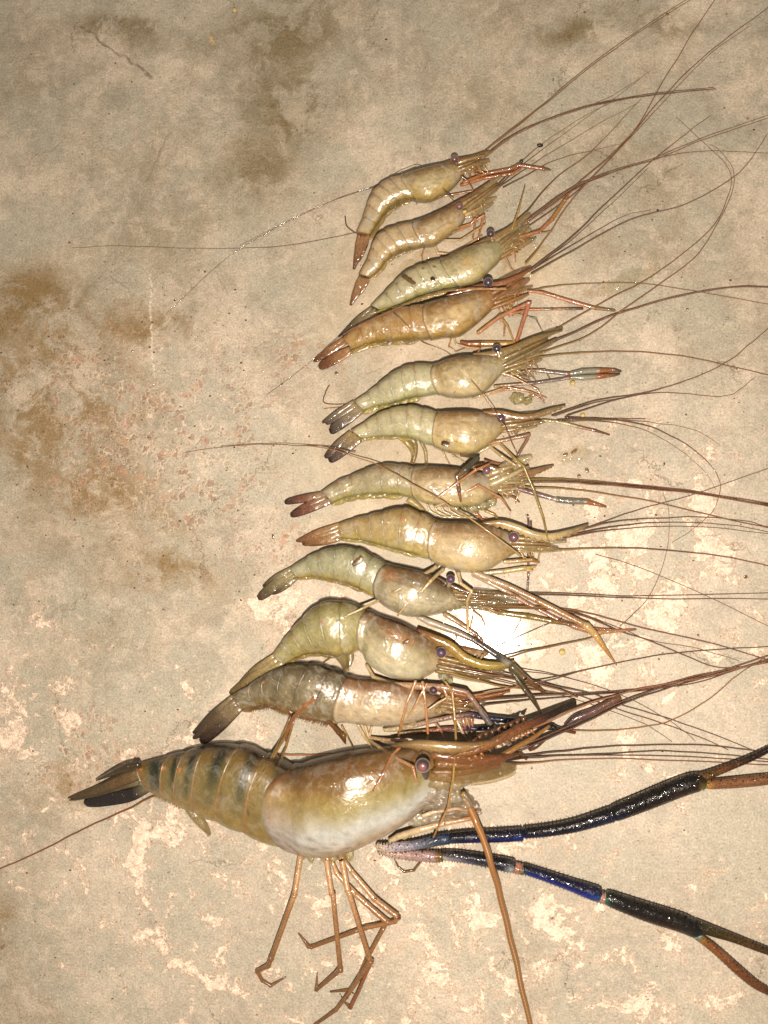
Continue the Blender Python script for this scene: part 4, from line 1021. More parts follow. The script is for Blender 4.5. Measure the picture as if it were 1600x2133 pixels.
for k, dy in enumerate((-3, 0, 3)):
    ant(r, [(1090, 1001 + dy), (1160, 1001 + dy), (1225, 1004 + dy), (1337, 1014 + dy), (1450, 1026 + dy * .7), (1604, 1052 + dy)], [S(150, 135, 60), S(55, 45, 45), S(130, 110, 50)][k], S(110, 60, 40), 2.6, 1.3, cm=[S(100, 55, 35), S(60, 35, 28), S(115, 58, 35)][k])
ant(r, [(1086, 1014), (1187, 1019), (1337, 1040), (1450, 1066), (1604, 1101)], S(160, 140, 60), S(130, 75, 40), 2.4, 1.2, cm=S(150, 95, 45))

# ================================================================== eighth
r = prawn('tan prawn with beige head and a long saw-edged beak, eighth from the top', 900, 1130)
P8 = [(707, 1089, 719, 1122), (737, 1079, 756, 1126), (770, 1071, 786, 1134), (800, 1064, 811, 1141), (844, 1056, 840, 1149), (880, 1067, 870, 1158), (914, 1083, 898, 1169),
      (934, 1086, 915, 1178), (985, 1088, 962, 1192), (1022, 1094, 1010, 1191), (1056, 1106, 1052, 1166)]
pal = pal_simple(S(145, 115, 60), S(170, 152, 110), S(185, 168, 90), S(152, 110, 58), S(195, 172, 132), S(205, 188, 140), band=S(125, 95, 50), bandk=.35, seed=8, cA=.45,
                 front=S(160, 125, 65), patch=[(.40, .55, .32, .26, S(210, 190, 155), .7)], spots=((.95, .33), (1.9, .33), (3.95, .33), (4.9, .35)), spotc=S(190, 90, 20))
st = body(r, P8, pal)
for (a, b, hw, c) in [((708, 1093), (617, 1127), 8, S(125, 80, 52)), ((710, 1102), (622, 1128), 8, S(140, 90, 60)), ((714, 1112), (630, 1134), 11, S(120, 42, 30)), ((716, 1118), (645, 1136), 8, S(140, 70, 45))]:
    blade(r, [(a[0], a[1], hw * .7, 9), ((a[0] + b[0]) / 2, (a[1] + b[1]) / 2, hw, 9), (b[0] + 10, b[1] - 3, hw * .6, 5), (b[0], b[1], hw * .25, 3)], [(0, S(165, 135, 90)), (.4, S(150, 110, 75)), (.85, c), (1, c)], 'tail_blade', FAN, ribs=.5, edge=mix(c, DRK, .3))
swimmerets(r, st, S(185, 170, 85), S(190, 172, 100), w=5, out=2, z=12)
blade(r, [(1005, 1090, 3, 40), (1045, 1090, 6.5, 42), (1080, 1100, 7, 42), (1110, 1112, 6.5, 40), (1145, 1117, 6, 36), (1185, 1108, 5, 30), (1226, 1093, 2, 24)],
      [(0, S(150, 110, 60)), (.3, S(200, 180, 140)), (.7, S(195, 175, 135)), (1, S(120, 95, 65))], 'rostrum', LIMB, teeth=(15, 6.5, .02, .97, -1), thick=3.5)
head(r, 1062, 1128, 1180, 1136, S(175, 150, 95), S(140, 118, 75), w=8, spread=15, z=28)
head(r, 1062, 1142, 1170, 1146, S(190, 175, 130), S(170, 150, 105), w=7, spread=10, z=16, scales=1)
mouthparts(r, st, 1115, 1178, 10, [S(200, 185, 140), S(180, 150, 95)], z=14, spread=.4)
leg(r, [(1050, 1170, 5, 22), (1060, 1170, 5, 20), (1108, 1166, 5.5, 18), (1124, 1172, 1.5, 16)], [(0, PALE), (.5, S(175, 140, 80)), (1, S(140, 95, 50))], knob=0)
leg(r, [(985, 1196, 4, 14), (1050, 1190, 6, 14), (1090, 1184, 6, 14), (1116, 1180, 3, 12)], [(0, S(205, 195, 160)), (1, S(190, 165, 105))], knob=0)
leg(r, [(1020, 1196, 3, 10), (1080, 1186, 4, 10), (1110, 1188, 3, 10)], [(0, S(205, 195, 160)), (1, S(190, 165, 105))], knob=0)
T2, T3 = S(200, 175, 130), S(185, 150, 100)
leg(r, [(912, 1174, 5, 14), (907, 1182, 4.5, 30), (865, 1208, 4, 64), (820, 1233, 4, 66), (790, 1250, 3, 44), (754, 1268, 3, 66), (718, 1284, 2, 72)], [(0, PALE), (.4, S(195, 165, 115)), (1, T2)])
leg(r, [(926, 1178, 5, 14), (922, 1187, 4.5, 30), (897, 1210, 4, 66), (880, 1230, 3.6, 66), (858, 1243, 3.2, 66), (828, 1283, 2, 64)], [(0, PALE), (.4, T2), (1, S(185, 160, 105))])
leg(r, [(950, 1184, 5, 14), (955, 1195, 4.5, 40), (960, 1215, 4, 50), (982, 1231, 4, 44), (973, 1252, 3.6, 36), (975, 1314, 3, 60)], [(0, PALE), (1, S(200, 170, 120))])
leg(r, [(985, 1190, 8, 20), (1000, 1198, 8, 20), (1060, 1222, 7, 24), (1118, 1250, 7, 26), (1215, 1300, 7, 26), (1222, 1304, 9, 26), (1238, 1320, 8.5, 22), (1285, 1386, 1.2, 6)], [(0, S(205, 185, 160)), (.35, S(170, 130, 95)), (.65, S(165, 125, 80)), (.72, S(200, 170, 120)), (.9, S(190, 145, 70)), (1, S(165, 105, 35))], knob=.05)
leg(r, [(985, 1196, 6, 14), (1010, 1208, 6, 14), (1055, 1232, 5.5, 12), (1100, 1258, 5), (1165, 1292, 5), (1200, 1306, 7), (1240, 1318, 6), (1325, 1311, 2.4, 4)], [(0, S(205, 185, 160)), (.3, S(190, 150, 125)), (.6, S(165, 105, 85)), (.8, S(185, 150, 110)), (1, S(150, 95, 70))], knob=.05)
eye(r, 1070, 1119, 11, 52, S(100, 35, 80), S(190, 100, 145))
ant(r, [(1180, 1108), (1225, 1099), (1300, 1071), (1375, 1049), (1450, 1028), (1604, 974)], S(110, 75, 60), S(110, 90, 70), 2.0, .7, cm=S(70, 50, 38))
ant(r, [(1180, 1112), (1262, 1090), (1337, 1081), (1450, 1077), (1544, 1084), (1604, 1098)], S(120, 80, 60), S(95, 70, 50), 2.0, .8, cm=S(65, 50, 38))
ant(r, [(1170, 1118), (1300, 1094), (1412, 1088), (1525, 1094), (1604, 1109)], S(120, 80, 60), S(95, 70, 50), 1.7, .7, cm=S(65, 50, 38))
ant(r, [(1165, 1122), (1300, 1101), (1450, 1097), (1604, 1112)], S(120, 80, 60), S(95, 70, 50), 1.5, .6, cm=S(90, 70, 50))
ant(r, [(1150, 1146), (1180, 1144), (1300, 1141), (1412, 1148), (1506, 1159), (1604, 1179)], S(160, 140, 80), S(120, 65, 40), 2.6, 1.2, cm=S(80, 50, 32))
ant(r, [(1240, 1154), (1337, 1184), (1469, 1240), (1604, 1306)], S(140, 115, 80), S(110, 85, 60), .9, .6, z0=3)
ant(r, [(1085, 1158, 34), (1050, 1131, 62), (985, 1084, 70), (948, 1062, 66), (900, 1030, 70), (860, 1009, 66), (820, 985, 60), (780, 965, 40), (735, 950, 26), (690, 936, 30), (640, 929, 6), (560, 926, 3), (480, 929, 2), (385, 942, 2)], S(215, 190, 140), S(130, 75, 40), 2.6, .6, cm=S(190, 140, 80))
ant(r, [(740, 942, 18), (700, 934, 28), (640, 926, 4), (560, 923, 2), (460, 929, 2)], S(130, 60, 30), S(110, 80, 50), 1.2, .5)

# ================================================================== ninth
r = prawn('slim blue-green prawn with broad dark tail, ninth from the top', 800, 1200)
P9 = [(605, 1181, 624, 1203), (638, 1160, 656, 1201), (668, 1146, 682, 1206), (705, 1137, 706, 1211), (750, 1141, 731, 1219), (781, 1156, 754, 1231), (811, 1173, 784, 1250),
      (838, 1180, 808, 1268), (880, 1190, 848, 1284), (910, 1203, 892, 1284), (936, 1220, 938, 1274), (955, 1228, 962, 1268)]
pal = pal_simple(S(118, 114, 78), S(160, 164, 138), S(172, 155, 82), S(125, 88, 50), S(150, 145, 122), S(150, 142, 112), band=S(95, 95, 60), bandk=.45, seed=9, cA=.45,
                 front=S(125, 108, 62), patch=[(.13, .33, .13, .20, S(160, 110, 65), .75), (.5, .6, .2, .2, S(175, 178, 160), .5)], spots=((.95, .33), (1.9, .30), (3.95, .4), (4.9, .42)), spotc=S(185, 80, 20))
st = body(r, P9, pal)
for (a, b, hw, c) in [((607, 1184), (548, 1222), 8, S(75, 65, 52)), ((611, 1190), (537, 1246), 12, S(85, 62, 50)), ((615, 1195), (550, 1236), 13, S(88, 75, 58)), ((620, 1200), (566, 1236), 10, S(95, 60, 45))]:
    blade(r, [(a[0], a[1], hw * .6, 9), ((a[0] + b[0]) / 2, (a[1] + b[1]) / 2, hw, 9), (b[0] + 10, b[1] - 6, hw * .8, 5), (b[0], b[1], hw * .4, 3)], [(0, S(130, 125, 85)), (.4, S(120, 110, 82)), (.85, c), (1, c)], 'tail_blade', FAN, ribs=.6, edge=mix(c, DRK, .5))
swimmerets(r, st, S(165, 140, 55), S(175, 155, 80), w=4.5, out=2, z=12)
blade(r, [(905, 1200, 3, 30), (945, 1222, 4, 32), (985, 1236, 4, 28), (1030, 1240, 2, 24)], [(0, S(100, 75, 45)), (1, S(110, 85, 50))], 'rostrum', LIMB, teeth=(10, 2.6, .05, .9, -1))
head(r, 950, 1238, 1075, 1252, S(140, 118, 72), S(125, 105, 65), w=9, spread=14, z=22)
head(r, 950, 1255, 1080, 1262, S(160, 148, 115), S(130, 120, 90), w=8, spread=12, z=14)
mouthparts(r, st, 1060, 1284, 14, [S(170, 150, 110), S(150, 100, 65), S(140, 110, 70)], z=12, spread=.5)
leg(r, [(870, 1284, 6, 16), (895, 1296, 8, 16), (950, 1316, 8, 16), (985, 1332, 6.5, 18), (1035, 1365, 7, 20), (1063, 1386, 8, 40), (1068, 1390, 9, 44), (1092, 1412, 8, 40), (1141, 1448, 2.5, 12)],
    [(0, S(200, 190, 175)), (.3, S(160, 145, 135)), (.42, S(70, 62, 60)), (.6, S(82, 85, 92)), (.66, S(170, 165, 155)), (.69, S(90, 85, 60)), (.85, S(110, 75, 40)), (1, S(100, 55, 25))], name='claw_arm', knob=.03)
leg(r, [(1064, 1392, 7, 36), (1085, 1425, 6.5, 34), (1110, 1458, 5, 30), (1128, 1487, 2, 20)], [(0, S(85, 82, 62)), (.5, S(75, 62, 38)), (1, S(70, 48, 25))], name='claw_arm', knob=0)
leg(r, [(925, 1278, 6, 14), (960, 1300, 5.5, 14), (992, 1322, 4.5, 14), (1003, 1334, 4, 14), (1008, 1352, 2, 6)], [(0, S(190, 165, 140)), (.5, S(160, 120, 90)), (1, S(110, 70, 45))])
leg(r, [(1035, 1276, 6, 12), (1100, 1284, 6.5, 12), (1150, 1294, 6, 12), (1205, 1303, 4, 10), (1245, 1310, 3, 8), (1300, 1313, 2, 5)], [(0, S(150, 130, 75)), (.4, S(135, 112, 55)), (.6, S(110, 75, 50)), (1, S(165, 100, 75))], name='claw_arm')
leg(r, [(985, 1272, 2, 14), (1003, 1285, 2, 10), (1010, 1302, 1.4, 4)], [(0, TANc), (1, S(150, 100, 50))])
leg(r, [(985, 1284, 1.6, 12), (975, 1330, 1.4, 5), (965, 1362, 1.2, 3)], [(0, TANc), (1, S(170, 120, 60))])
leg(r, [(940, 1310, 1.6, 10), (952, 1328, 1.4, 4), (942, 1342, 1, 3)], [(0, TANc), (1, S(150, 100, 50))])
eye(r, 939, 1206, 9, 44, S(60, 18, 60), S(150, 75, 150), stalk=(934, 1222), scol=S(150, 140, 125))
ant(r, [(985, 1240), (1037, 1237), (1187, 1240), (1337, 1246), (1604, 1248)], S(110, 90, 50), S(90, 75, 60), 3.4, .9, cm=S(60, 52, 45))
ant(r, [(985, 1234), (1037, 1232), (1187, 1236), (1337, 1241), (1604, 1235)], S(110, 85, 45), S(90, 75, 60), 2.8, .8, cm=S(70, 55, 42))
ant(r, [(1000, 1262), (1150, 1266), (1225, 1277), (1337, 1307), (1487, 1341), (1604, 1376)], S(140, 115, 50), S(115, 60, 35), 3.0, 1.1, cm=S(120, 65, 35))
ant(r, [(1000, 1266), (1150, 1269), (1225, 1286), (1292, 1315), (1352, 1334), (1431, 1367), (1495, 1390), (1562, 1386), (1604, 1374)], S(120, 95, 45), S(110, 60, 38), 2.6, .9, cm=S(95, 50, 30))
ant(r, [(1000, 1258), (1120, 1262), (1200, 1275), (1300, 1312), (1360, 1335), (1450, 1350), (1540, 1377)], S(90, 70, 45), S(120, 90, 60), 1.6, .5, cm=S(110, 60, 35))
ant(r, [(1292, 1304), (1349, 1247), (1386, 1161), (1394, 1075), (1379, 1019)], S(130, 85, 45), S(130, 100, 60), .9, .5, z0=3)
ant(r, [(1170, 1290, 16), (1139, 1300, 3), (1075, 1328, 2), (1037, 1345), (1010, 1353)], S(80, 55, 35), S(70, 50, 35), 1.6, .8, z0=4)
ant(r, [(1262, 1314, 8), (1225, 1330, 6), (1112, 1354, 20), (1052, 1371, 40)], S(140, 110, 50), S(100, 80, 40), 1.8, 2.0, z0=4)
ant(r, [(1090, 1275, 3), (1080, 1300, 2), (1060, 1330, 2), (1030, 1348, 2)], S(120, 85, 45), S(90, 65, 40), 1.3, .9, z0=3)

# ================================================================== tenth
r = prawn('humped olive prawn with orange-backed whitish head, tenth from the top', 760, 1330)
P10 = [(569, 1361, 596, 1382), (587, 1336, 621, 1369), (607, 1311, 648, 1362), (632, 1283, 672, 1362), (668, 1255, 699, 1366), (716, 1250, 724, 1364), (770, 1269, 752, 1358),
       (795, 1281, 768, 1384), (838, 1296, 818, 1412), (880, 1318, 872, 1416), (907, 1336, 912, 1396)]
pal = pal_simple(S(118, 105, 50), S(158, 155, 112), S(172, 152, 85), S(135, 85, 28), S(172, 168, 135), S(190, 185, 155), band=S(105, 85, 42), bandk=.4, seed=10, cA=.35,
                 front=S(150, 105, 35), patch=[(.45, .72, .3, .22, S(200, 198, 175), .75), (.42, .3, .18, .12, S(170, 115, 40), .6), (.5, .93, .12, .06, S(130, 90, 45), .6)], spots=((.95, .33), (1.9, .30), (3.95, .4)), spotc=S(185, 80, 20))
st = body(r, P10, pal, thick=.34)
for (a, b, hw, c) in [((572, 1365), (500, 1420), 8, S(110, 92, 55)), ((580, 1372), (478, 1444), 9, S(95, 78, 50)), ((590, 1379), (505, 1430), 9, S(125, 108, 70))]:
    blade(r, [(a[0], a[1], hw * .6, 16), ((a[0] + b[0]) / 2, (a[1] + b[1]) / 2, hw, 14), (b[0] + 10, b[1] - 6, hw * .7, 8), (b[0], b[1], hw * .3, 3)], [(0, S(160, 145, 100)), (.5, S(130, 110, 70)), (1, c)], 'tail_blade', FAN, ribs=.5, edge=mix(c, DRK, .4))
swimmerets(r, st, S(165, 140, 70), S(175, 155, 95), w=5, out=2, z=12, k1=4)
blade(r, [(690, 1345, 12, 16), (706, 1362, 12, 18), (718, 1380, 10, 20), (722, 1400, 6, 40)], [(0, S(165, 150, 95)), (.7, S(150, 130, 65)), (1, S(135, 110, 50))], 'swimmeret', MEMB, thick=3)
blade(r, [(722, 1350, 8, 16), (730, 1368, 8, 18), (726, 1388, 5, 20)], [(0, S(170, 155, 100)), (1, S(150, 130, 70))], 'swimmeret', MEMB, thick=3)
leg(r, [(700, 1360, 2, 12), (685, 1372, 2, 6), (674, 1380, 1.6, 3)], [(0, S(150, 130, 80)), (1, S(110, 80, 40))], name='swimmeret')
blade(r, [(870, 1312, 4, 44), (905, 1330, 8, 48), (937, 1345, 9, 46), (962, 1366, 9, 42), (985, 1378, 8.5, 40), (1012, 1385, 8, 38), (1048, 1385, 6, 34), (1072, 1377, 2, 30)],
      [(0, S(120, 70, 28)), (.3, S(160, 130, 65)), (.7, S(165, 145, 75)), (1, S(130, 110, 55))], 'rostrum', LIMB, teeth=(14, 5, 0, .97, -1), thick=3.6)
head(r, 918, 1378, 1050, 1408, S(150, 120, 60), S(110, 85, 45), w=8, spread=16, z=30)
head(r, 915, 1392, 1040, 1418, S(165, 150, 95), S(130, 108, 58), w=7, spread=12, z=20)
mouthparts(r, st, 985, 1415, 14, [S(190, 165, 115), S(170, 130, 85), S(165, 120, 95)], z=18, spread=.5)
wet_lumps(r, [(925, 1410, 9), (934, 1418, 8)], S(190, 185, 150), z=26)
leg(r, [(764, 1385, 4, 20), (778, 1410, 5, 30), (817, 1427, 8, 40), (875, 1429, 9, 44), (920, 1431, 7, 48), (970, 1441, 6, 50), (985, 1457, 6, 48), (1015, 1500, 7.5, 40), (1036, 1530, 8, 36), (1055, 1545, 6, 34), (1097, 1581, 3.5, 14)],
    [(0, S(200, 180, 140)), (.2, S(195, 165, 130)), (.4, S(175, 135, 115)), (.6, S(150, 120, 105)), (.68, S(110, 100, 100)), (.82, S(88, 85, 88)), (.86, S(160, 150, 140)), (.9, S(95, 65, 40)), (1, S(85, 55, 28))], name='claw_arm', knob=.06)
leg(r, [(866, 1418, 3.5, 56), (858, 1440, 3.5, 58), (848, 1462, 3.2, 60), (838, 1500, 2.8, 56), (830, 1534, 1.5, 40)], [(0, S(195, 150, 115)), (1, S(180, 125, 75))])
leg(r, [(880, 1420, 3.5, 56), (886, 1460, 3.4, 58), (892, 1534, 3, 50), (885, 1552, 1.5, 60)], [(0, S(195, 150, 115)), (1, S(180, 125, 75))])
leg(r, [(890, 1424, 3, 56), (876, 1448, 3, 58), (864, 1472, 2.4, 56), (848, 1495, 1.4, 50)], [(0, S(195, 150, 115)), (1, S(200, 160, 110))])
leg(r, [(936, 1450, 2.6, 48), (912, 1464, 2.6, 52), (891, 1478, 1.6, 54)], [(0, S(200, 165, 130)), (1, S(205, 180, 150))])
leg(r, [(921, 1425, 3, 50), (930, 1448, 3, 52), (932, 1462, 1.6, 46)], [(0, S(190, 160, 130)), (1, S(185, 150, 110))])
leg(r, [(928, 1420, 2.4, 50), (942, 1440, 3, 56), (948, 1500, 3, 62), (950, 1545, 2.8, 96), (944, 1620, 2.6, 120), (933, 1682, 2.2, 96), (904, 1742, 2, 44), (880, 1790, 2.6, 10), (862, 1813, 3, 7), (842, 1816, 3, 7), (830, 1806, 2.4, 7), (822, 1790, 1.2, 8)],
    [(0, S(185, 150, 90)), (.3, S(160, 135, 70)), (.6, S(190, 140, 70)), (.75, S(175, 110, 45)), (.85, S(120, 90, 45)), (1, S(90, 65, 35))], knob=0)
eye(r, 919, 1359, 11, 58, S(38, 15, 42), S(150, 105, 160))
ant(r, [(1050, 1408), (1124, 1420, 34), (1225, 1394), (1375, 1364), (1525, 1351), (1604, 1347)], S(110, 85, 45), S(60, 45, 35), 2.2, 1.0, cm=S(55, 42, 34))
ant(r, [(960, 1390, 34), (1050, 1405, 36), (1160, 1430, 16), (1229, 1443), (1297, 1468), (1396, 1498), (1490, 1531), (1572, 1564)], S(90, 60, 40), S(70, 50, 38), 2.6, .9, cm=S(65, 45, 35))
ant(r, [(960, 1394, 34), (1060, 1412, 30), (1160, 1433), (1270, 1471), (1380, 1507), (1462, 1537), (1517, 1562)], S(120, 95, 50), S(95, 70, 50), 2.4, .8, cm=S(85, 60, 40))
ant(r, [(1000, 1384, 34), (1100, 1398, 30), (1182, 1412), (1270, 1438), (1352, 1476), (1421, 1520), (1450, 1545)], S(90, 70, 45), S(95, 70, 50), 1.6, .5, cm=S(75, 55, 40))
ant(r, [(931, 1391, 30), (1031, 1407, 32), (1136, 1428, 20), (1204, 1452, 8)], S(130, 95, 50), S(170, 115, 50), 4.2, 1.2, cm=S(75, 50, 30))
ant(r, [(930, 1400, 26), (1040, 1428, 20), (1120, 1438, 10), (1185, 1446, 6)], S(160, 130, 65), S(175, 130, 70), 3.2, .8)
ant(r, [(985, 1405, 26), (1100, 1432, 20), (1160, 1445), (1270, 1480), (1350, 1512), (1400, 1545)], S(110, 80, 45), S(110, 80, 55), 1.6, .5)

# ================================================================== eleventh
r = prawn('dark grey-green prawn with pale head and navy claws just above the largest prawn', 690, 1450)
P11 = [(485, 1446, 511, 1476), (520, 1424, 532, 1470), (551, 1404, 562, 1466), (597, 1385, 586, 1474), (650, 1381, 618, 1484), (695, 1391, 662, 1496), (730, 1406, 700, 1504),
       (752, 1411, 728, 1506), (805, 1416, 776, 1512), (850, 1426, 826, 1512), (885, 1438, 880, 1500), (920, 1450, 925, 1488)]
pal = pal_simple(S(74, 62, 40), S(108, 102, 80), S(145, 120, 75), S(150, 72, 28), S(185, 165, 138), S(200, 185, 160), band=S(95, 55, 22), bandk=.6, seed=11, cA=.3,
                 front=S(115, 75, 42), patch=[(.18, .45, .16, .22, S(195, 178, 155), .6)], spots=((.95, .30), (2.0, .30)), spotc=S(205, 75, 15))
st = body(r, P11, pal, thick=.35)
for (a, b, hw, c) in [((486, 1450), (402, 1527), 8, S(58, 48, 40)), ((492, 1458), (402, 1538), 8, S(72, 58, 48)), ((502, 1472), (417, 1545), 14, S(42, 28, 34)), ((496, 1464), (412, 1535), 9, S(80, 58, 45))]:
    blade(r, [(a[0], a[1], hw * .6, 12), ((a[0] + b[0]) / 2, (a[1] + b[1]) / 2, hw, 12), (b[0] + 12, b[1] - 8, hw * .8, 7), (b[0], b[1], hw * .35, 3)], [(0, S(110, 95, 70)), (.35, mix(c, S(110, 90, 65), .4)), (.85, c), (1, c)], 'tail_blade', FAN, ribs=.5, edge=mix(c, S(20, 14, 16), .5))
swimmerets(r, st, S(130, 95, 48), S(145, 110, 60), w=6, out=4, z=12)
def fringe(root, st, t0, t1, n, out, col, z=10, ln=9):
    mb = MB()
    for i in range(n):
        t = t0 + (t1 - t0) * i / n
        e = evalcat(st, t); d = np.array([e[2] - e[0], e[3] - e[1]]); L = np.linalg.norm(d)
        x, y = e[2] + d[0] / L * out, e[3] + d[1] / L * out
        k = uni(.6, 1.3) * ln
        tube_mb([(x, y, .7, z), (x + d[0] / L * k - uni(1, 5), y + d[1] / L * k, .3, z - 5)], [(0, col), (1, mix(col, YEL, .4))], mb=mb, n=1, sides=4)
    o = link('hair_fringe', mb, LIMB, root); o['kind'] = 'stuff'; return o
fringe(r, st, 0.3, 6.2, 130, 4, S(140, 95, 50))
blade(r, [(860, 1424, 3, 40), (910, 1434, 5, 42), (960, 1447, 5, 36), (1000, 1452, 4, 30), (1062, 1440, 2, 22)], [(0, S(130, 70, 30)), (1, S(150, 75, 45))], 'rostrum', LIMB, teeth=(11, 3.6, 0, .95, -1), thick=3)
head(r, 925, 1462, 1010, 1476, S(140, 105, 65), S(125, 100, 65), w=11, spread=16, z=24)
head(r, 930, 1476, 1012, 1486, S(175, 150, 105), S(140, 115, 75), w=8, spread=10, z=16, scales=1)
mouthparts(r, st, 985, 1545, 20, [S(200, 180, 150), S(175, 135, 95), S(190, 160, 120), S(165, 110, 90)], z=14, spread=.9, r=3)
wet_lumps(r, [(915, 1480, 8), (925, 1477, 6), (860, 1505, 9), (838, 1512, 8)], S(190, 165, 115), z=30)
leg(r, [(665, 1498, 3, 24), (655, 1454, 4.5, 74), (635, 1470, 4, 72), (614, 1491, 4, 50), (602, 1515, 3.6, 24), (594, 1544, 1.5, 4)], [(0, S(150, 75, 45)), (.5, S(165, 70, 45)), (1, S(160, 95, 60))])
leg(r, [(655, 1452, 4, 74), (672, 1478, 4.5, 64), (685, 1502, 5, 40), (705, 1525, 6, 22), (720, 1549, 2, 4)], [(0, S(160, 95, 60)), (.5, S(125, 85, 50)), (1, S(95, 65, 30))])
leg(r, [(722, 1500, 4, 20), (700, 1503, 4.4, 22), (684, 1502, 3.6, 30), (674, 1490, 2.4, 46)], [(0, S(205, 190, 160)), (1, S(185, 150, 110))])
leg(r, [(712, 1512, 3, 12), (725, 1535, 2.2, 8), (737, 1560, 1.4, 30)], [(0, S(170, 140, 85)), (1, S(110, 80, 40))])
leg(r, [(690, 1505, 3.6, 18), (700, 1520, 5, 14), (716, 1532, 6, 12), (720, 1546, 2, 5)], [(0, S(150, 115, 60)), (1, S(100, 72, 35))], name='swimmeret')
for (x1, y1, x2, y2, x3, y3) in [(611, 1492, 600, 1520, 537, 1640), (608, 1494, 588, 1545, 534, 1628), (614, 1494, 596, 1555, 556, 1655), (606, 1492, 585, 1540, 548, 1612)]:
    leg(r, [(x1, y1, 3, 14), (x2, y2, 3.2, 12), ((x2 + x3) / 2, (y2 + y3) / 2, 2.6, 70), (x3, y3, 1, 128)], [(0, S(140, 105, 60)), (.5, S(150, 120, 70)), (1, S(165, 140, 90))], knob=0)
leg(r, [(775, 1512, 3, 14), (768, 1540, 3.4, 10), (790, 1557, 4, 60), (815, 1573, 4, 90), (860, 1597, 4, 128), (868, 1628, 2.5, 130)], [(0, PALE), (.4, S(190, 160, 120)), (1, S(175, 120, 90))])
leg(r, [(760, 1510, 4, 14), (768, 1536, 4.4, 12), (800, 1541, 4.4, 30), (847, 1543, 4, 60), (830, 1560, 3.4, 84), (817, 1574, 3, 98), (800, 1608, 2.8, 130), (777, 1650, 1.5, 142)], [(0, PALE), (.3, S(180, 140, 105)), (.6, S(185, 130, 90)), (1, S(170, 110, 65))])
leg(r, [(745, 1508, 4, 12), (757, 1530, 4, 8), (775, 1558, 2, 20)], [(0, PALE), (1, S(185, 165, 115))])
leg(r, [(905, 1503, 3, 24), (918, 1520, 3, 20), (928, 1545, 2, 40)], [(0, S(190, 150, 130)), (1, S(150, 90, 80))])
leg(r, [(800, 1520, 5, 24), (820, 1519, 6.5, 26), (855, 1513, 6.5, 28), (895, 1503, 6, 30), (945, 1493, 6, 32), (972, 1489, 6, 34), (980, 1489, 7, 34), (1030, 1497, 7, 34), (1070, 1502, 8, 34), (1080, 1503, 7, 34), (1110, 1508, 9, 30), (1152, 1515, 8, 22), (1160, 1517, 5, 20), (1198, 1526, 4, 6)],
    [(0, S(205, 190, 155)), (.12, S(185, 165, 145)), (.4, S(140, 110, 105)), (.5, S(45, 45, 75)), (.68, S(32, 36, 62)), (.71, S(120, 110, 110)), (.73, S(26, 28, 46)), (.88, S(28, 28, 35)), (.93, S(95, 60, 30)), (1, S(115, 70, 35))], name='claw_arm', mat=ARMOUR, knob=.05)
leg(r, [(830, 1528, 4, 16), (870, 1525, 5, 18), (925, 1518, 5.5, 18), (968, 1517, 6, 18), (974, 1517, 6.5, 18), (1062, 1517, 6.5, 18)],
    [(0, S(200, 180, 140)), (.3, S(160, 90, 75)), (.58, S(110, 65, 75)), (.62, S(60, 50, 75)), (1, S(35, 35, 58))], name='claw_arm', mat=ARMOUR, knob=.03)
eye(r, 903, 1437, 9, 48, S(70, 35, 55), S(120, 75, 105))
ant(r, [(960, 1462, 30), (987, 1460, 30), (1110, 1449, 20), (1215, 1444), (1320, 1436), (1352, 1434), (1462, 1405), (1604, 1379)], S(85, 50, 35), S(110, 55, 35), 3.0, 1.6, cm=S(55, 35, 28))
ant(r, [(1000, 1470, 24), (1060, 1462, 16), (1130, 1456, 8), (1215, 1448), (1340, 1438), (1450, 1422), (1520, 1400), (1604, 1372)], S(80, 60, 40), S(85, 60, 42), 2.0, 1.0, cm=S(50, 38, 30))
ant(r, [(945, 1455, 30), (1000, 1446, 30), (1060, 1434, 24), (1120, 1422, 16)], S(180, 140, 80), S(170, 110, 60), 3.6, 1.2)
ant(r, [(955, 1466, 28), (1010, 1452, 28), (1062, 1440, 20)], S(165, 90, 65), S(160, 70, 50), 4.2, 2)
ant(r, [(1100, 1508, 10), (1160, 1518, 8), (1229, 1522), (1311, 1518), (1396, 1501), (1476, 1457), (1531, 1410), (1572, 1383), (1604, 1362)], S(150, 110, 45), S(140, 90, 45), 2.0, .9, cm=S(165, 120, 50))

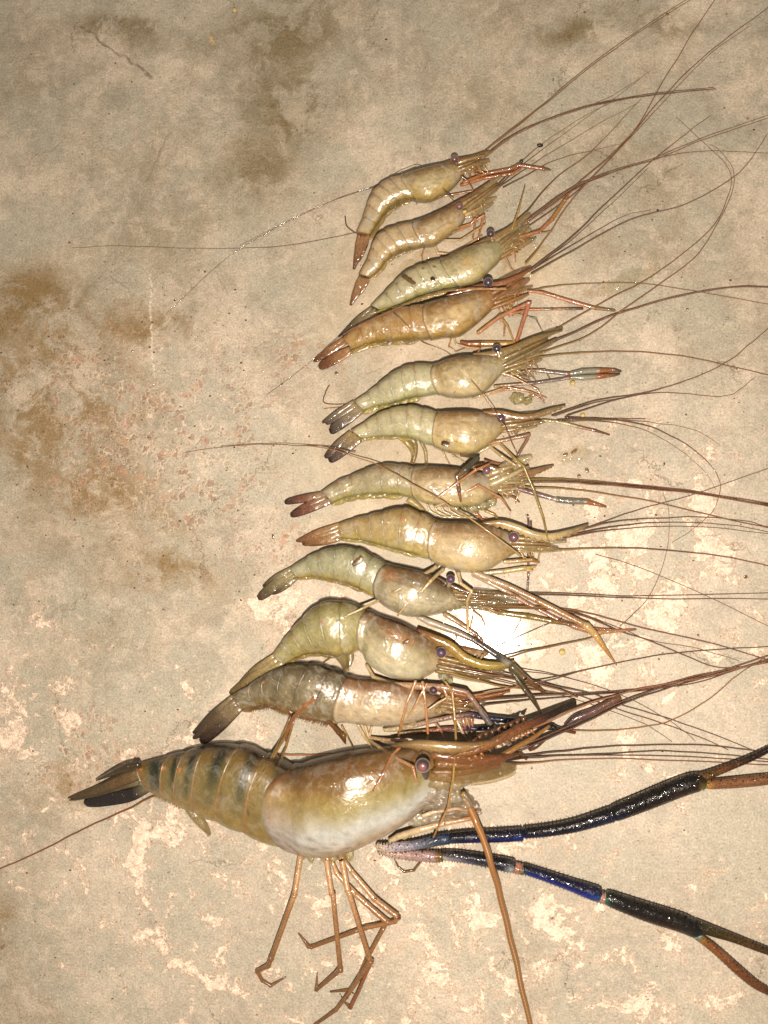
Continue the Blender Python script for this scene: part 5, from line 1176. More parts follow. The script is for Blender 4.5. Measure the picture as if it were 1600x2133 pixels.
# ================================================================== largest
r = thing('prawn', 'largest prawn, orange-brown head, long dark blue claw arms, at the bottom', 'prawn', G(640, 1660, 0), 'prawns lined up by size on the floor')
P12 = [(289, 1590, 313, 1648), (352, 1572, 350, 1663), (390, 1563, 382, 1679), (433, 1553, 425, 1697), (500, 1551, 476, 1717), (556, 1569, 536, 1742), (612, 1593, 608, 1771),
       (650, 1583, 646, 1782), (730, 1566, 712, 1778), (800, 1557, 776, 1752), (850, 1551, 830, 1724), (890, 1549, 876, 1690), (940, 1556, 930, 1655), (985, 1564, 984, 1632), (1015, 1572, 1016, 1612)]
def fn12(t, v, seg, loc):
    nz = mnoise.noise(Vector((t * 1.3, v * 4, 12))); n2 = mnoise.noise(Vector((t * 4, v * 12, 33)))
    n3 = mnoise.noise(Vector((t * 9, v * 26, 3)))
    if seg < 6:
        base = ramp([(0, S(85, 62, 25)), (.15, S(125, 100, 45)), (.40, S(140, 124, 72)), (.62, S(140, 122, 76)), (.85, S(155, 132, 72)), (1, S(160, 138, 70))], v + .05 * nz)
        dkk = ramp([(0, S(30, 26, 15)), (.3, S(36, 46, 32)), (.55, S(80, 82, 56)), (.8, S(140, 125, 80)), (1, S(155, 135, 80))], v)
        bnd = math.exp(-((loc - .68) / .20) ** 2)
        k = {0: 1.15, 1: 1.12, 2: 1.05, 3: .95, 4: .9, 5: .6}[seg] * ss(.85, .35, v)
        c = mix(base, dkk, bnd * k + .25 * k * nz)
        c = mix(c, S(165, 95, 40), .38 * math.exp(-((loc - .05) / .09) ** 2) * ss(.15, .6, v + .3 * n2))
        if seg == 0:
            c = mix(c, S(32, 38, 30), .8 * math.exp(-((loc - .62) / .30) ** 2) * ss(1.0, .6, v))
            c = mix(c, S(150, 105, 55), .6 * math.exp(-((loc - .12) / .12) ** 2))
        for (a, b) in ((1.02, .30), (2.0, .34), (.12, .22)):
            d = math.hypot((t - a) / (.12 if a > .5 else .07), (v - b) / .045)
            c = mix(c, S(215, 60, 15), ss(1.1, .5, d))
        for (a, b) in ((3.92, .55), (4.85, .58)):
            d = math.hypot((t - a) / .07, (v - b) / .025)
            c = mix(c, S(45, 30, 18), .8 * ss(1.2, .7, d) * ss(.25, .6, d))
    else:
        x = loc
        c = ramp([(0, S(72, 50, 20)), (.12, S(98, 70, 30)), (.28, S(126, 96, 46)), (.38, S(148, 124, 62)), (.49, S(168, 156, 100)), (.58, S(196, 196, 186)), (.67, S(220, 226, 232)), (.93, S(190, 170, 145)), (1, S(185, 160, 130))], v + .07 * nz + .03 * n2)
        # amber fore-back, duller olive towards the rear
        c = mix(c, S(134, 98, 42), .6 * math.exp(-((x - .40) / .20) ** 2) * ss(.50, .22, v + .08 * nz))
        c = mix(c, S(150, 118, 80), .55 * ss(.26, .02, x) * ss(.1, .4, v) * ss(.75, .5, v))
        c = mix(c, S(180, 165, 165), .55 * ss(.16, .04, x) * ss(.45, .65, v))
        c = mix(c, S(118, 70, 28), .45 * ss(.25, .45, n2 + .5 * n3) * ss(.42, .1, v))
        c = mix(c, S(150, 105, 85), .5 * ss(.05, .35, n2) * math.exp(-((v - .88) / .06) ** 2))
        c = mix(c, S(160, 105, 45), .7 * ss(.62, .74, x) * ss(.62, .35, v))
        c = mix(c, S(200, 192, 180), .6 * ss(.58, .74, x) * ss(.5, .8, v))
        c = mix(c, S(128, 112, 100), .5 * ss(.30, .05, x) * ss(.0, .4, n2 + .6 * n3 + .2) * ss(.5, .7, v))
        c = mix(c, S(100, 92, 88), .55 * ss(.30, .5, n3 + .5 * n2) * ss(.6, .7, v))
        c = mix(c, S(150, 80, 35), .6 * math.exp(-(x / .018) ** 2) * ss(.75, .5, v))
        c = mix(c, S(205, 195, 170), .6 * math.exp(-(x / .010) ** 2) * ss(.3, .5, v))
    return tuple(max(.002, q * .88 * (1 + .14 * n2 + .10 * n3)) for q in c)
st = body(r, P12, dict(fn=fn12, swA=.16, swB=.30, cA=.72, cB=.05, flap=.03, ext=False, mat=SHELL_BIG), thick=.34)
FD, FM = S(52, 40, 28), S(95, 78, 52)
blade(r, [(292, 1592, 8, 44), (260, 1600, 8, 44), (225, 1614, 5, 30), (201, 1625, 2, 16)], [(0, S(60, 48, 28)), (1, S(70, 56, 38))], 'telson', FAN, thick=6, edge=FD)
blade(r, [(305, 1608, 10, 34), (262, 1622, 13, 30), (205, 1645, 10, 16), (160, 1658, 5, 8), (142, 1662, 1.5, 5)], [(0, S(85, 90, 60)), (.2, S(110, 85, 55)), (.6, FM), (1, S(90, 72, 55))], 'tail_blade', FAN, thick=3, edge=FD, ribs=.8)
blade(r, [(302, 1622, 11, 28), (262, 1632, 11, 24), (205, 1650, 8, 12), (163, 1663, 4, 6), (145, 1667, 1.2, 4)], [(0, S(105, 105, 75)), (.3, S(100, 85, 58)), (1, S(80, 64, 46))], 'tail_blade', FAN, thick=3, edge=FD, ribs=.8)
blade(r, [(312, 1638, 10, 22), (270, 1655, 15, 18), (215, 1666, 14, 10), (185, 1671, 10, 6), (176, 1671, 5, 4)], [(0, S(70, 72, 60)), (.2, S(38, 30, 32)), (1, S(30, 22, 26))], 'tail_blade', FAN, thick=4, edge=S(20, 14, 15), ribs=.8)
link('joint_knob', ball_mb(300, 1632, 9, 40, lambda d: mix(S(110, 125, 95), S(175, 120, 60), ss(-.5, .6, d.x + d.y)), 18, 12, (1.2, .9, .5), lump=.3), SHELL, r)
blade(r, [(385, 1674, 8, 26), (405, 1698, 11, 22), (425, 1722, 9, 16), (438, 1740, 3, 10)], [(0, S(150, 130, 75)), (.6, S(160, 140, 80)), (1, S(130, 110, 55))], 'swimmeret', MEMB, thick=5, edge=S(175, 155, 95))
fringe(r, st, 0.2, 2.0, 70, 0, S(165, 125, 65), z=26, ln=9)
blade(r, [(585, 1745, 5, 40), (605, 1752, 4, 42), (622, 1764, 2, 40)], [(0, S(120, 85, 45)), (1, S(110, 75, 38))], 'swimmeret', LIMB)
# beak
blade(r, [(815, 1553, 3, 112), (870, 1551, 9, 118), (930, 1556, 11, 120), (985, 1556, 10, 112), (1030, 1545, 6, 104), (1060, 1530, 3, 96)], [(0, S(92, 62, 30)), (.3, S(165, 138, 92)), (.7, S(120, 88, 50)), (1, S(100, 64, 40))], 'rostrum', LIMB, teeth=(8, 8, .15, .8, -1), thick=5, edge=S(60, 35, 25))
link('rostrum', tube_mb([(950, 1572, 5, 112), (985, 1564, 7, 112), (1030, 1545, 8.5, 100), (1075, 1522, 9, 84), (1115, 1503, 8, 66), (1160, 1482, 7.5, 46), (1197, 1464, 6.5, 26)],
     [(0, S(138, 95, 48)), (.35, S(130, 86, 54)), (.6, S(108, 64, 46)), (.72, S(64, 40, 34)), (.78, S(40, 30, 26)), (1, S(46, 38, 26))], sides=14, cap=.1), ARMOUR, r)
mbt = MB()
for i in range(11):
    f = i / 10; x, y = 962 + f * 130, 1547 + (-52) * f + (6 if f < .3 else 0); z = 112 - 36 * f
    tube_mb([(x - 3, y + 4, 5.5, z), (x + 6, y - 6, 1.0, z)], [(0, S(110, 65, 38)), (1, S(50, 34, 25))], mb=mbt, n=2, sides=6)
    tube_mb([(x + 14, y + 26, 4.4, z - 2), (x + 22, y + 34, 1.2, z - 4)], [(0, S(170, 110, 60)), (1, S(120, 70, 40))], mb=mbt, n=2, sides=6)
link('rostrum_teeth', mbt, LIMB, r)
for P, c0, c1, mt in [([(1020, 1588, 6, 60), (1060, 1566, 6, 58), (1100, 1542, 5, 46), (1146, 1512, 3, 30)], S(140, 100, 45), S(150, 108, 42), LIMB),
                      ([(900, 1572, 9, 112), (950, 1578, 11, 108), (1005, 1582, 11, 92), (1050, 1580, 8, 70)], S(150, 98, 48), S(140, 88, 50), MEMB),
                      ([(910, 1590, 10, 104), (960, 1592, 10, 98), (1010, 1590, 9, 80), (1050, 1586, 6, 60)], S(160, 112, 58), S(140, 85, 50), FLESH),
                      ([(905, 1608, 9, 96), (950, 1608, 9, 90), (1000, 1600, 8, 76), (1040, 1595, 5, 56)], S(150, 108, 52), S(145, 95, 52), MEMB),
                      ([(1010, 1585, 6, 78), (1045, 1577, 7, 66), (1080, 1570, 4, 50)], S(130, 75, 40), S(80, 50, 35), LIMB)]:
    link('antenna_base', tube_mb([p for p in P], [(0, c0), (1, c1)], sides=12, wig=2), mt, r)
blade(r, [(895, 1614, 8, 92), (950, 1618, 13, 84), (1010, 1612, 14, 62), (1055, 1602, 11, 44), (1076, 1598, 4, 36)], [(0, S(165, 125, 60)), (.5, S(160, 130, 80)), (1, S(135, 112, 70))], 'antennal_scale', MEMB, thick=4, edge=S(150, 120, 55), ribs=.8)
blade(r, [(980, 1628, 8, 50), (1020, 1620, 11, 40), (1060, 1610, 9, 30), (1074, 1606, 4, 26)], [(0, S(190, 170, 125)), (1, S(175, 155, 110))], 'antennal_scale', MEMB, thick=2.5, edge=S(150, 125, 80))
link('eye_stalk', tube_mb([(888, 1620, 5, 100), (886, 1608, 8, 112), (882, 1598, 10, 116)], [(0, S(60, 55, 50)), (1, S(90, 70, 70))], sides=12), LIMB, r)
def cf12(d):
    t = ss(.55, .98, d.z * .9 - .15 * d.y - .05 * d.x + .05 * mnoise.noise(d * 6))  # lighter centre is a highlight painted into the eye colour
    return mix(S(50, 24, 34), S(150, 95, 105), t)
link('eye', ball_mb(881, 1594, 13.8, 122, cf12, 32, 24), EYE, r)
# mouth mass
for (x, y, rr, z, c) in [(880, 1650, 26, 62, S(190, 178, 160)), (905, 1672, 24, 54, S(180, 165, 150)), (930, 1655, 26, 50, S(180, 168, 148)), (955, 1668, 22, 44, S(165, 148, 128)),
                         (900, 1700, 22, 40, S(185, 170, 150)), (935, 1695, 22, 36, S(160, 140, 118)), (965, 1690, 18, 30, S(160, 138, 115)), (870, 1705, 20, 46, S(195, 185, 165)),
                         (985, 1680, 10, 26, S(150, 120, 100)), (995, 1692, 7, 22, S(160, 125, 100)), (915, 1632, 16, 78, S(180, 160, 120)), (945, 1634, 16, 64, S(185, 168, 130))]:
    link('soft_tissue', ball_mb(x, y, rr, z, lambda d, c=c: mix(c, S(120, 92, 60), .35 * ss(0, .5, mnoise.noise(d * 3 + Vector((x, y, 0))))), 30, 20, (1.3, .8, .5), lump=.32), FLESH, r)
leg(r, [(812, 1752, 6, 34), (830, 1742, 8, 40), (875, 1728, 8, 44), (925, 1715, 6, 44), (985, 1704, 5, 36)], [(0, S(200, 185, 150)), (.5, S(215, 190, 160)), (1, S(190, 140, 95))], name='mouthpart', knob=0)
leg(r, [(880, 1700, 5, 60), (900, 1692, 5, 60), (950, 1684, 4, 52), (985, 1688, 3, 40)], [(0, S(205, 185, 160)), (1, S(190, 150, 115))], name='mouthpart', knob=0)
for k in range(8):
    leg(r, [(840 + k * 9, 1748 - k * 5, 3, 26), (862 + k * 10, 1735 - k * 5, 2.6, 32), (900 + k * 9, 1722 - k * 3 + uni(-5, 5), 1.6, 26)], [(0, PALE), (1, S(170, 130, 85))], name='mouthpart', knob=0)
# leg stumps along the belly
for (x, y) in [(632, 1776), (648, 1782), (676, 1782), (694, 1784), (712, 1782), (728, 1780)]:
    link('soft_tissue', ball_mb(x, y, 9, 26, lambda d: S(195, 180, 125), 16, 10, (1, 1.5, .8), lump=.4), FLESH, r)
LP, LB, LC = S(205, 168, 128), S(138, 98, 60), S(120, 82, 50)
gl = [(0, LP), (.22, S(195, 152, 112)), (.36, S(158, 116, 78)), (.7, LB), (1, LC)]
leg(r, [(632, 1770, 7, 30), (626, 1785, 7, 34), (614, 1862, 6.5, 46), (612, 1868, 6, 46), (566, 1995, 6, 34), (559, 2012, 5.5, 28), (536, 2023, 5, 14), (546, 2042, 4, 8), (564, 2053, 4, 6), (596, 2035, 1.6, 4)], gl)
leg(r, [(677, 1778, 7, 30), (680, 1790, 7, 36), (691, 1862, 6.5, 44), (694, 1868, 6, 44), (709, 2018, 6, 34), (700, 2028, 5, 26), (659, 2062, 4.5, 8), (661, 2026, 1.4, 4)], gl)
leg(r, [(710, 1778, 7, 30), (712, 1790, 7, 38), (724, 1854, 7, 46), (727, 1860, 6.4, 46), (771, 2002, 6, 34), (722, 2076, 5, 18), (700, 2104, 4.4, 14), (657, 2134, 3.5, 8), (640, 2150, 2, 6)], gl)
leg(r, [(690, 1790, 5, 20), (702, 1820, 6, 20), (740, 1862, 7, 24), (806, 1920, 7, 26), (800, 1932, 5, 22), (764, 1998, 5, 16), (746, 2040, 5, 12), (728, 2062, 4, 10), (688, 2066, 1.8, 8)], gl)
leg(r, [(715, 1790, 5, 24), (732, 1815, 6, 26), (781, 1873, 7, 34), (829, 1910, 7, 34), (822, 1920, 5.5, 30), (764, 1932, 5.5, 24), (745, 1938, 5, 22), (650, 1972, 5, 10), (643, 1971, 5, 9), (622, 1944, 1.8, 5)], gl)
leg(r, [(776, 2000, 5, 28), (768, 2015, 5, 22), (748, 2062, 4.6, 12), (730, 2098, 5, 8), (718, 2088, 2, 6), (708, 2070, 1.2, 5)], [(0, S(140, 92, 62)), (1, S(130, 70, 52))])

def arm(root, segs, spines=True):
    """segs: (name, pts, cols, flatness)"""
    ar = None
    for i, (nm, pts, cols) in enumerate(segs):
        pts = [(p[0], p[1], p[2] * (.82 if i > 0 else .88), p[3]) for p in pts]
        mb = tube_mb(pts, cols, n=8, sides=24, cap=.25, topc=S(16, 14, 15) if 0 < i < 6 and nm == 'claw_segment' and len(pts) > 3 else None)  # topc blackens the upper edge: dark pigment and shade painted in one colour
        o = link(nm, mb, ARMOUR, root if ar is None else ar)
        if ar is None: ar = o
        if spines and len(pts) > 2 and 'finger' not in nm or nm == 'claw_finger':
            R = catmull([(p[0], p[1], p[2], p[3]) for p in pts], 14)
            sb = MB(); L = 0
            for a, b in zip(R, R[1:]):
                L += math.dist(a[:2], b[:2])
                if L < 5.5: continue
                L = 0
                dx, dy = b[0] - a[0], b[1] - a[1]; d = math.hypot(dx, dy); nx, ny = -dy / d, dx / d
                for rep in range(4):
                    an = [0.05, math.pi - .05, uni(.4, 1.2), uni(1.7, 2.7)][rep]
                    if rep > 1 and rnd() < .35: continue
                    cx_, cz_ = math.cos(an), math.sin(an)
                    rr = a[2]; hl = uni(2.6, 4.6) if nm != 'claw_finger' else 1.6
                    tube_mb([(a[0] + nx * rr * cx_ * .96, a[1] + ny * rr * cx_ * .96, 1.7, a[3] + rr * cz_ * .96),
                             (a[0] + nx * (rr + hl) * cx_ + dx * .5, a[1] + ny * (rr + hl) * cx_ + dy * .5, .35, a[3] + (rr + hl * .6) * cz_)],
                            [(0, S(28, 20, 22)), (1, S(22, 15, 14))], mb=sb, n=1, sides=5)
            so = link('spines', sb, ARMOUR, ar); so['kind'] = 'stuff'
    return ar
NVY, BLK, BLU = S(14, 20, 66), S(14, 11, 13), S(20, 42, 140)
arm(r, [('claw_arm', [(786, 1763, 9, 34), (810, 1765, 11, 36), (865, 1760, 10.5, 38), (912, 1750, 12, 38), (936, 1746, 12.5, 38)], [(0, S(205, 185, 165)), (.25, S(185, 175, 190)), (.55, S(120, 122, 145)), (.8, S(60, 75, 95)), (1, S(45, 60, 95))]),
        ('claw_segment', [(938, 1746, 12.5, 38), (980, 1743, 14, 38), (1040, 1741, 15, 36), (1088, 1738, 15.5, 34)], [(0, S(40, 60, 80)), (.15, NVY), (.8, S(16, 28, 100)), (1, S(24, 44, 120))]),
        ('claw_segment', [(1092, 1735, 13, 34), (1140, 1730, 14, 32), (1200, 1719, 15.5, 30), (1262, 1700, 18, 28), (1276, 1696, 18, 28)], [(0, S(24, 30, 60)), (.4, S(20, 22, 42)), (1, S(22, 25, 60))]),
        ('claw_segment', [(1276, 1696, 17, 28), (1290, 1690, 20, 28), (1350, 1666, 22, 26), (1420, 1638, 23, 26), (1452, 1629, 22, 26), (1468, 1630, 16, 26)], [(0, S(22, 25, 55)), (.2, BLK), (.6, S(34, 18, 16)), (.9, S(36, 22, 18)), (.97, S(110, 95, 40)), (1, S(80, 90, 45))]),
        ('claw_finger', [(1452, 1620, 10, 28), (1470, 1616, 10, 28), (1520, 1597, 8.5, 24), (1570, 1576, 8, 20), (1625, 1548, 7, 16)], [(0, S(120, 80, 25)), (.15, S(80, 60, 25)), (.3, S(100, 55, 25)), (.6, S(40, 26, 20)), (1, S(30, 22, 20))]),
        ('claw_finger', [(1466, 1633, 8, 24), (1480, 1634, 11, 24), (1530, 1630, 13, 20), (1580, 1625, 13.5, 18), (1630, 1620, 12, 16)], [(0, S(185, 140, 50)), (.12, S(130, 90, 60)), (1, S(120, 84, 62))])])
arm(r, [('claw_arm', [(788, 1770, 8, 26), (820, 1777, 10, 26), (870, 1782, 12, 26), (905, 1784, 13, 26), (922, 1783, 12, 26)], [(0, S(205, 180, 165)), (.5, S(180, 150, 150)), (.85, S(165, 140, 145)), (.93, S(120, 90, 40)), (1, S(90, 75, 45))]),
        ('claw_segment', [(922, 1781, 12, 26), (960, 1784, 13.5, 26), (1020, 1794, 15, 26), (1055, 1801, 16.5, 26), (1072, 1804, 15, 26)], [(0, S(175, 170, 165)), (.12, S(150, 145, 160)), (.35, S(80, 82, 110)), (.6, S(38, 45, 62)), (.85, S(30, 40, 66)), (.95, S(150, 160, 175)), (1, S(110, 110, 120))]),
        ('claw_segment', [(1066, 1806, 12, 26), (1078, 1808, 13, 26), (1092, 1812, 12.5, 26)], [(0, S(170, 95, 75)), (.5, S(175, 120, 105)), (1, S(60, 80, 70))]),
        ('claw_segment', [(1090, 1809, 12, 26), (1130, 1822, 13, 25), (1190, 1843, 15, 24), (1235, 1859, 18, 24), (1250, 1864, 16, 24)], [(0, S(30, 70, 80)), (.1, BLU), (.5, S(18, 36, 125)), (.85, S(18, 38, 138)), (.95, S(30, 70, 150)), (1, S(45, 70, 130))]),
        ('claw_segment', [(1244, 1866, 12, 24), (1254, 1869, 14, 24), (1266, 1873, 12, 24)], [(0, S(165, 125, 115)), (.6, S(175, 140, 125)), (1, S(120, 120, 90))]),
        ('claw_segment', [(1262, 1868, 16, 24), (1285, 1877, 19, 24), (1350, 1900, 22, 22), (1420, 1922, 22, 22), (1448, 1936, 19, 22), (1462, 1942, 12, 22)], [(0, S(60, 110, 105)), (.06, S(30, 40, 34)), (.2, S(26, 22, 20)), (.6, S(40, 22, 16)), (.9, S(26, 24, 18)), (1, S(40, 45, 30))]),
        ('claw_finger', [(1448, 1926, 14, 22), (1475, 1936, 13, 22), (1530, 1955, 10, 20), (1580, 1974, 9, 18), (1630, 1992, 8, 16)], [(0, S(30, 32, 22)), (.2, S(60, 50, 24)), (.6, S(78, 54, 26)), (1, S(40, 34, 28))]),
        ('claw_finger', [(1450, 1950, 8, 20), (1462, 1956, 9.5, 20), (1495, 1982, 10.5, 18), (1544, 2026, 11.5, 16), (1580, 2054, 10, 14), (1625, 2076, 7, 10)], [(0, S(90, 120, 115)), (.06, S(150, 110, 55)), (.15, S(135, 84, 45)), (.5, S(108, 68, 40)), (.8, S(105, 62, 38)), (.9, S(40, 36, 34)), (1, S(35, 30, 30))])])
link('joint_knob', ball_mb(1452, 1948, 8, 30, lambda d: S(150, 185, 190), 14, 10, (1.3, .7, .5), lump=.3), ARMOUR, r)
BLKA, BRA = S(32, 24, 22), S(95, 48, 30)
ant(r, [(1015, 1582, 60), (1110, 1544, 34), (1215, 1499, 18), (1300, 1459, 8), (1400, 1425), (1500, 1398), (1604, 1364)], BLKA, S(110, 50, 30), 3.2, 1.8, cm=S(60, 34, 28))
ant(r, [(1018, 1588, 56), (1110, 1552, 30), (1215, 1506, 14), (1300, 1465, 6), (1400, 1430), (1500, 1404), (1604, 1372)], BLKA, S(80, 45, 30), 3.0, 1.4, cm=S(50, 34, 28))
ant(r, [(1010, 1560, 80), (1080, 1530, 70), (1144, 1502, 44), (1215, 1470, 24), (1320, 1438, 6), (1460, 1412), (1604, 1376)], S(185, 125, 50), S(120, 60, 35), 3.4, 1.8, cm=S(150, 85, 35))
ant(r, [(1030, 1580, 56), (1094, 1574, 14), (1187, 1562), (1300, 1553), (1450, 1551), (1562, 1562), (1604, 1569)], BLKA, S(45, 34, 28), 3.0, 1.3)
ant(r, [(1035, 1584, 54), (1112, 1576, 12), (1262, 1570), (1375, 1564), (1487, 1570), (1604, 1582)], BLKA, S(50, 36, 28), 2.6, 1.2, cm=S(40, 30, 26))
ant(r, [(1040, 1586, 50), (1120, 1577, 10), (1225, 1573), (1412, 1575), (1604, 1587)], BLKA, S(60, 42, 30), 2.0, 1.1)
ant(r, [(1019, 1594, 54), (1100, 1590, 14), (1187, 1582), (1337, 1581), (1604, 1594)], S(165, 115, 60), S(130, 75, 40), 2.6, 1.2, cm=S(150, 95, 45))
link('antenna', tube_mb([(1178, 1513, 5, 16), (1200, 1496, 8, 18), (1235, 1482, 8, 16), (1265, 1466, 7, 14), (1292, 1452, 6.5, 12)], [(0, S(60, 45, 45)), (.4, S(95, 70, 70)), (1, S(110, 75, 55))], sides=12, cap=.1), LIMB, r)
link('antenna', tube_mb([(1102, 1562, 4, 12), (1115, 1553, 7, 14), (1135, 1538, 5, 14)], [(0, S(90, 55, 40)), (1, S(80, 50, 35))], sides=10, cap=.1), LIMB, r)
ant(r, [(700, 1574, 20), (690, 1573, 16), (640, 1573, 8), (580, 1571, 8)], S(190, 120, 45), S(200, 135, 55), 2.2, 2.0)
ant(r, [(330, 1654, 10), (300, 1667, 8), (270, 1684, 6), (200, 1714), (150, 1739), (75, 1777), (-8, 1813)], S(150, 75, 35), S(150, 75, 45), 2.4, 1.6, cm=S(120, 55, 35))

# ================================================================== loose things
def loose(name, pts, cols, label, cat, mat=LIMB, **k):
    mb = tube_mb(pts, cols, **k); p = G(pts[0][0], pts[0][1], 0)
    return tag(link(name, mb, mat, None, Vector(p)), label, cat)
tag(link('broken_antenna', tube_mb([(960, 1652, 8, 44), (975, 1676, 7.5, 40), (992, 1712, 7, 50), (1015, 1772, 6.6, 52), (1040, 1862, 6.2, 34), (1065, 1960, 6, 22), (1085, 2050, 5.6, 18), (1108, 2150, 5, 16)],
    [(0, S(205, 165, 80)), (.05, S(185, 130, 35)), (.4, S(165, 115, 40)), (1, S(165, 120, 50))], sides=12, n=8, wig=2, cap=.1), ANT, None, G(1085, 2050)),
    'thick mustard yellow antenna running down across both claw arms to the bottom edge', 'antenna')
loose('dry_stalk', [(1099, 1072, 2.2, 5), (1101, 1090, 2.4), (1100, 1140, 2.4), (1101, 1190, 2.4), (1099, 1228, 2.2), (1100, 1248, 2)], [(0, S(80, 48, 30)), (.5, S(105, 65, 40)), (1, S(90, 55, 35))],
      'straight thin brown stalk lying upright under the beak of the tan prawn', 'stalk', zdef=4, sides=8)
loose('dry_stalk', [(1106, 1085, 2, 4), (1107, 1100, 2, 4)], [(0, S(70, 42, 28)), (1, S(90, 55, 35))], 'very short brown stalk bit beside the top of the long straight stalk', 'stalk', sides=6)
for (x, y, rr, lb) in [(1193, 798, 5.5, 'pale yellow round pellet just below the grey claws with orange tips'), (1214, 865, 5, 'pale yellow round pellet among the dark antennae of the sixth prawn'),
                       (1171, 1358, 6, 'pale yellow round pellet alone right of the bright wet glare'), (968, 441, 4.5, 'pale yellow pellet beside the pink eye of the second prawn'), (489, 21, 4.5, 'pale yellow pellet near the top edge of the floor')]:
    tag(link('pellet', ball_mb(x, y, rr, rr * .7 + (34 if x == 968 else 0), lambda d: S(225, 200, 130), 16, 12, (1, 1, .85), lump=.25), LIMB, None, G(x, y)), lb, 'pellet', 'pale pellets scattered on the floor')
jb = MB()
ball_mb(1078, 830, 13, 6, lambda d: S(190, 178, 125), 20, 12, (1.1, .9, .6), mb=jb, lump=.5); ball_mb(1097, 836, 9, 5, lambda d: S(185, 172, 118), 16, 10, (1.1, .9, .6), mb=jb, lump=.5)
tube_mb([(1095, 834, 4, 7), (1106, 826, 4, 7), (1114, 820, 3, 6)], [(0, S(185, 165, 110)), (1, S(170, 145, 90))], mb=jb)
tag(link('shell_scrap', jb, FLESH, None, G(1083, 832)), 'translucent yellowish scrap of shell below the grey clawed prawn', 'scrap')
def scrap(x, y, l, wd, ang, z, c, lb, cat='flake'):
    if z < 10: l *= .65; wd *= .55; c = mix(c, S(150, 120, 80), .35)
    dx, dy = math.cos(ang) * l / 2, math.sin(ang) * l / 2
    tag(link('dark_flake', blade_mb([(x - dx, y - dy, wd * .7, z), (x + 1, y, wd, z + .6), (x + dx, y + dy, wd * .6, z)], [(0, c), (1, mix(c, TANc, .3))], thick=.8, teeth=(3, wd * .5, 0, 1, 1)), LIMB, None, G(x, y)), lb, cat, 'dark flakes stuck on prawns and floor')
scrap(851, 583, 34, 4.5, .62, 47, S(85, 65, 40), 'long brown flake stuck across the back of the third prawn')
scrap(901, 582, 9, 4, .8, 56, S(40, 25, 15), 'tiny black flake on the third prawn, right of the brown one')
scrap(745, 1169, 27, 5, -.72, 62, S(88, 72, 52), 'brown flake on the blue-green prawn behind its head shell')
scrap(928, 925, 17, 5, .2, 62, S(55, 35, 18), 'dark brown flake on the lower head shell of the sixth prawn')
scrap(846, 1337, 15, 3, -.6, 78, S(100, 70, 30), 'small brown flake on the humped olive prawn above its eye')
scrap(700, 778, 9, 5, .9, 2, S(105, 40, 25), 'small dark red flake on bare floor left of the fifth prawn')
scrap(1178, 947, 16, 5, -.3, 2, S(110, 80, 35), 'brown crumb on floor right of the bent legs, nearest the tips')
scrap(1196, 940, 22, 5, -.7, 2, S(125, 98, 55), 'olive crumb on floor right of the bent legs, upper of two')
scrap(1222, 980, 16, 6, 1.2, 2, S(135, 105, 50), 'yellow-brown crumb above the pair of long red-brown antennae')
scrap(1206, 992, 10, 6, .2, 2, S(130, 78, 30), 'orange-brown crumb touching the long red-brown antennae')
scrap(1383, 967, 12, 3, -1.2, 2, S(60, 40, 22), 'dark crumb on floor far right between looping antennae')
scrap(568, 1118, 15, 4, 1.4, 2, S(70, 60, 50), 'grey flake on floor left of the dark tail lobes')
scrap(1552, 1202, 9, 6, 1.4, 2, S(115, 68, 40), 'rust brown crumb near the right edge of the floor')
scrap(1390, 30, 9, 4, .6, 2, S(130, 80, 45), 'reddish crumb on a thin antenna near the top edge')
scrap(1126, 303, 2, 2, 0, 8, S(40, 30, 20), 'dark speck on the antenna right of the topmost prawn')
scrap(240, 132, 4, 3, .4, 2, S(25, 18, 12), 'black speck on the floor at the upper left')
scrap(511, 640, 3, 3, .4, 2, S(140, 85, 60), 'small rust speck on the bare floor left of the row')
def twig(pts, c, lb, rr=1.2):
    loose('hair_twig', [(p[0], p[1], rr, 2) for p in pts], [(0, c), (1, mix(c, TANc, .3))], lb, 'fibre', sides=6)
twig([(686, 802), (678, 818), (678, 840), (740, 841)], S(90, 65, 45), 'thin bent fibre left of the fifth prawn tail')
twig([(675, 851), (720, 847), (800, 846), (850, 845)], S(150, 110, 70), 'thin orange fibre lying across the tail of the fifth prawn', .9)
twig([(719, 450), (722, 470), (736, 482), (743, 486)], S(70, 35, 22), 'short dark fibre touching the tail root of the topmost prawn', 1.4)

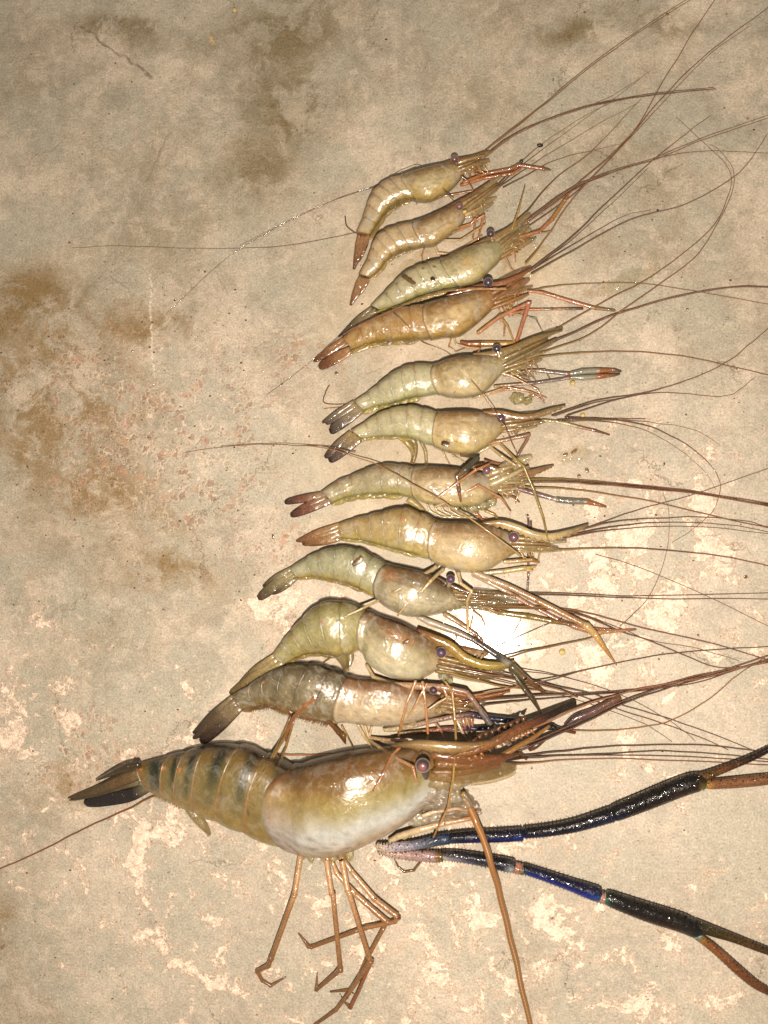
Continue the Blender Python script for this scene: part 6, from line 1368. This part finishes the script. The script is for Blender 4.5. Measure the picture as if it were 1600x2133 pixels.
# ------------------------------------------------------------------ water
def puddle(name, label, cx, cy_, rx, ry, h, seed, n=70, rot=0, thr=0.0):
    vs, fs, idx = [], [], {}
    H = {}
    for i in range(n + 1):
        for j in range(n + 1):
            u, v = i / n * 2 - 1, j / n * 2 - 1
            x, y = u * rx * 1.25, v * ry * 1.25
            d = math.hypot(u * 1.25, v * 1.25)
            f = 1 - d + 0.55 * mnoise.noise(Vector((x / 22 + seed, y / 22, seed))) + 0.25 * mnoise.noise(Vector((x / 8 + seed, y / 8, seed)))
            f -= thr
            hh = h * ss(0, .8, f) * (1 + .45 * mnoise.noise(Vector((x / 10, y / 10, seed + 3)))) if f > 0 else -1
            H[i, j] = (x, y, hh)
    c, s = math.cos(rot), math.sin(rot)
    for i in range(n):
        for j in range(n):
            q = [(i, j), (i + 1, j), (i + 1, j + 1), (i, j + 1)]
            if max(H[k][2] for k in q) < 0: continue
            f = []
            for k in q:
                if k not in idx:
                    x, y, hh = H[k]; idx[k] = len(vs)
                    p = G(cx + x * c - y * s, cy_ + x * s + y * c, max(.1, hh + .1)); vs.append(tuple(p))
                f.append(idx[k])
            fs.append(tuple(reversed(f)))
    mb = MB(); mb.add(vs, fs, [(1, 1, 1)] * len(vs))
    o = link(name, mb, WATER, None, G(cx, cy_))
    return tag(o, label, 'puddle', 'wet patches among the prawns')
puddle('water_puddle', 'shiny wet patch between the heads of the third and fourth prawns', 1090, 545, 56, 36, 7, 1.3, rot=-.6)
puddle('water_puddle', 'thin wet streak with white glints right of the fourth prawn feelers', 1300, 588, 80, 20, 5, 4.7, rot=-.35, thr=.15)
puddle('water_puddle', 'small wet patch with fine ripples below the second prawn', 870, 545, 60, 16, 4, 8.2, rot=-.5, thr=.1)
puddle('water_puddle', 'wet patch around the crumbs right of the bent legs', 1200, 945, 40, 18, 4, 11.1, rot=-.3, thr=.2)
puddle('water_puddle', 'wet film under the legs of the slim blue-green prawn', 1000, 1300, 110, 60, 2.5, 2.2, thr=.1)
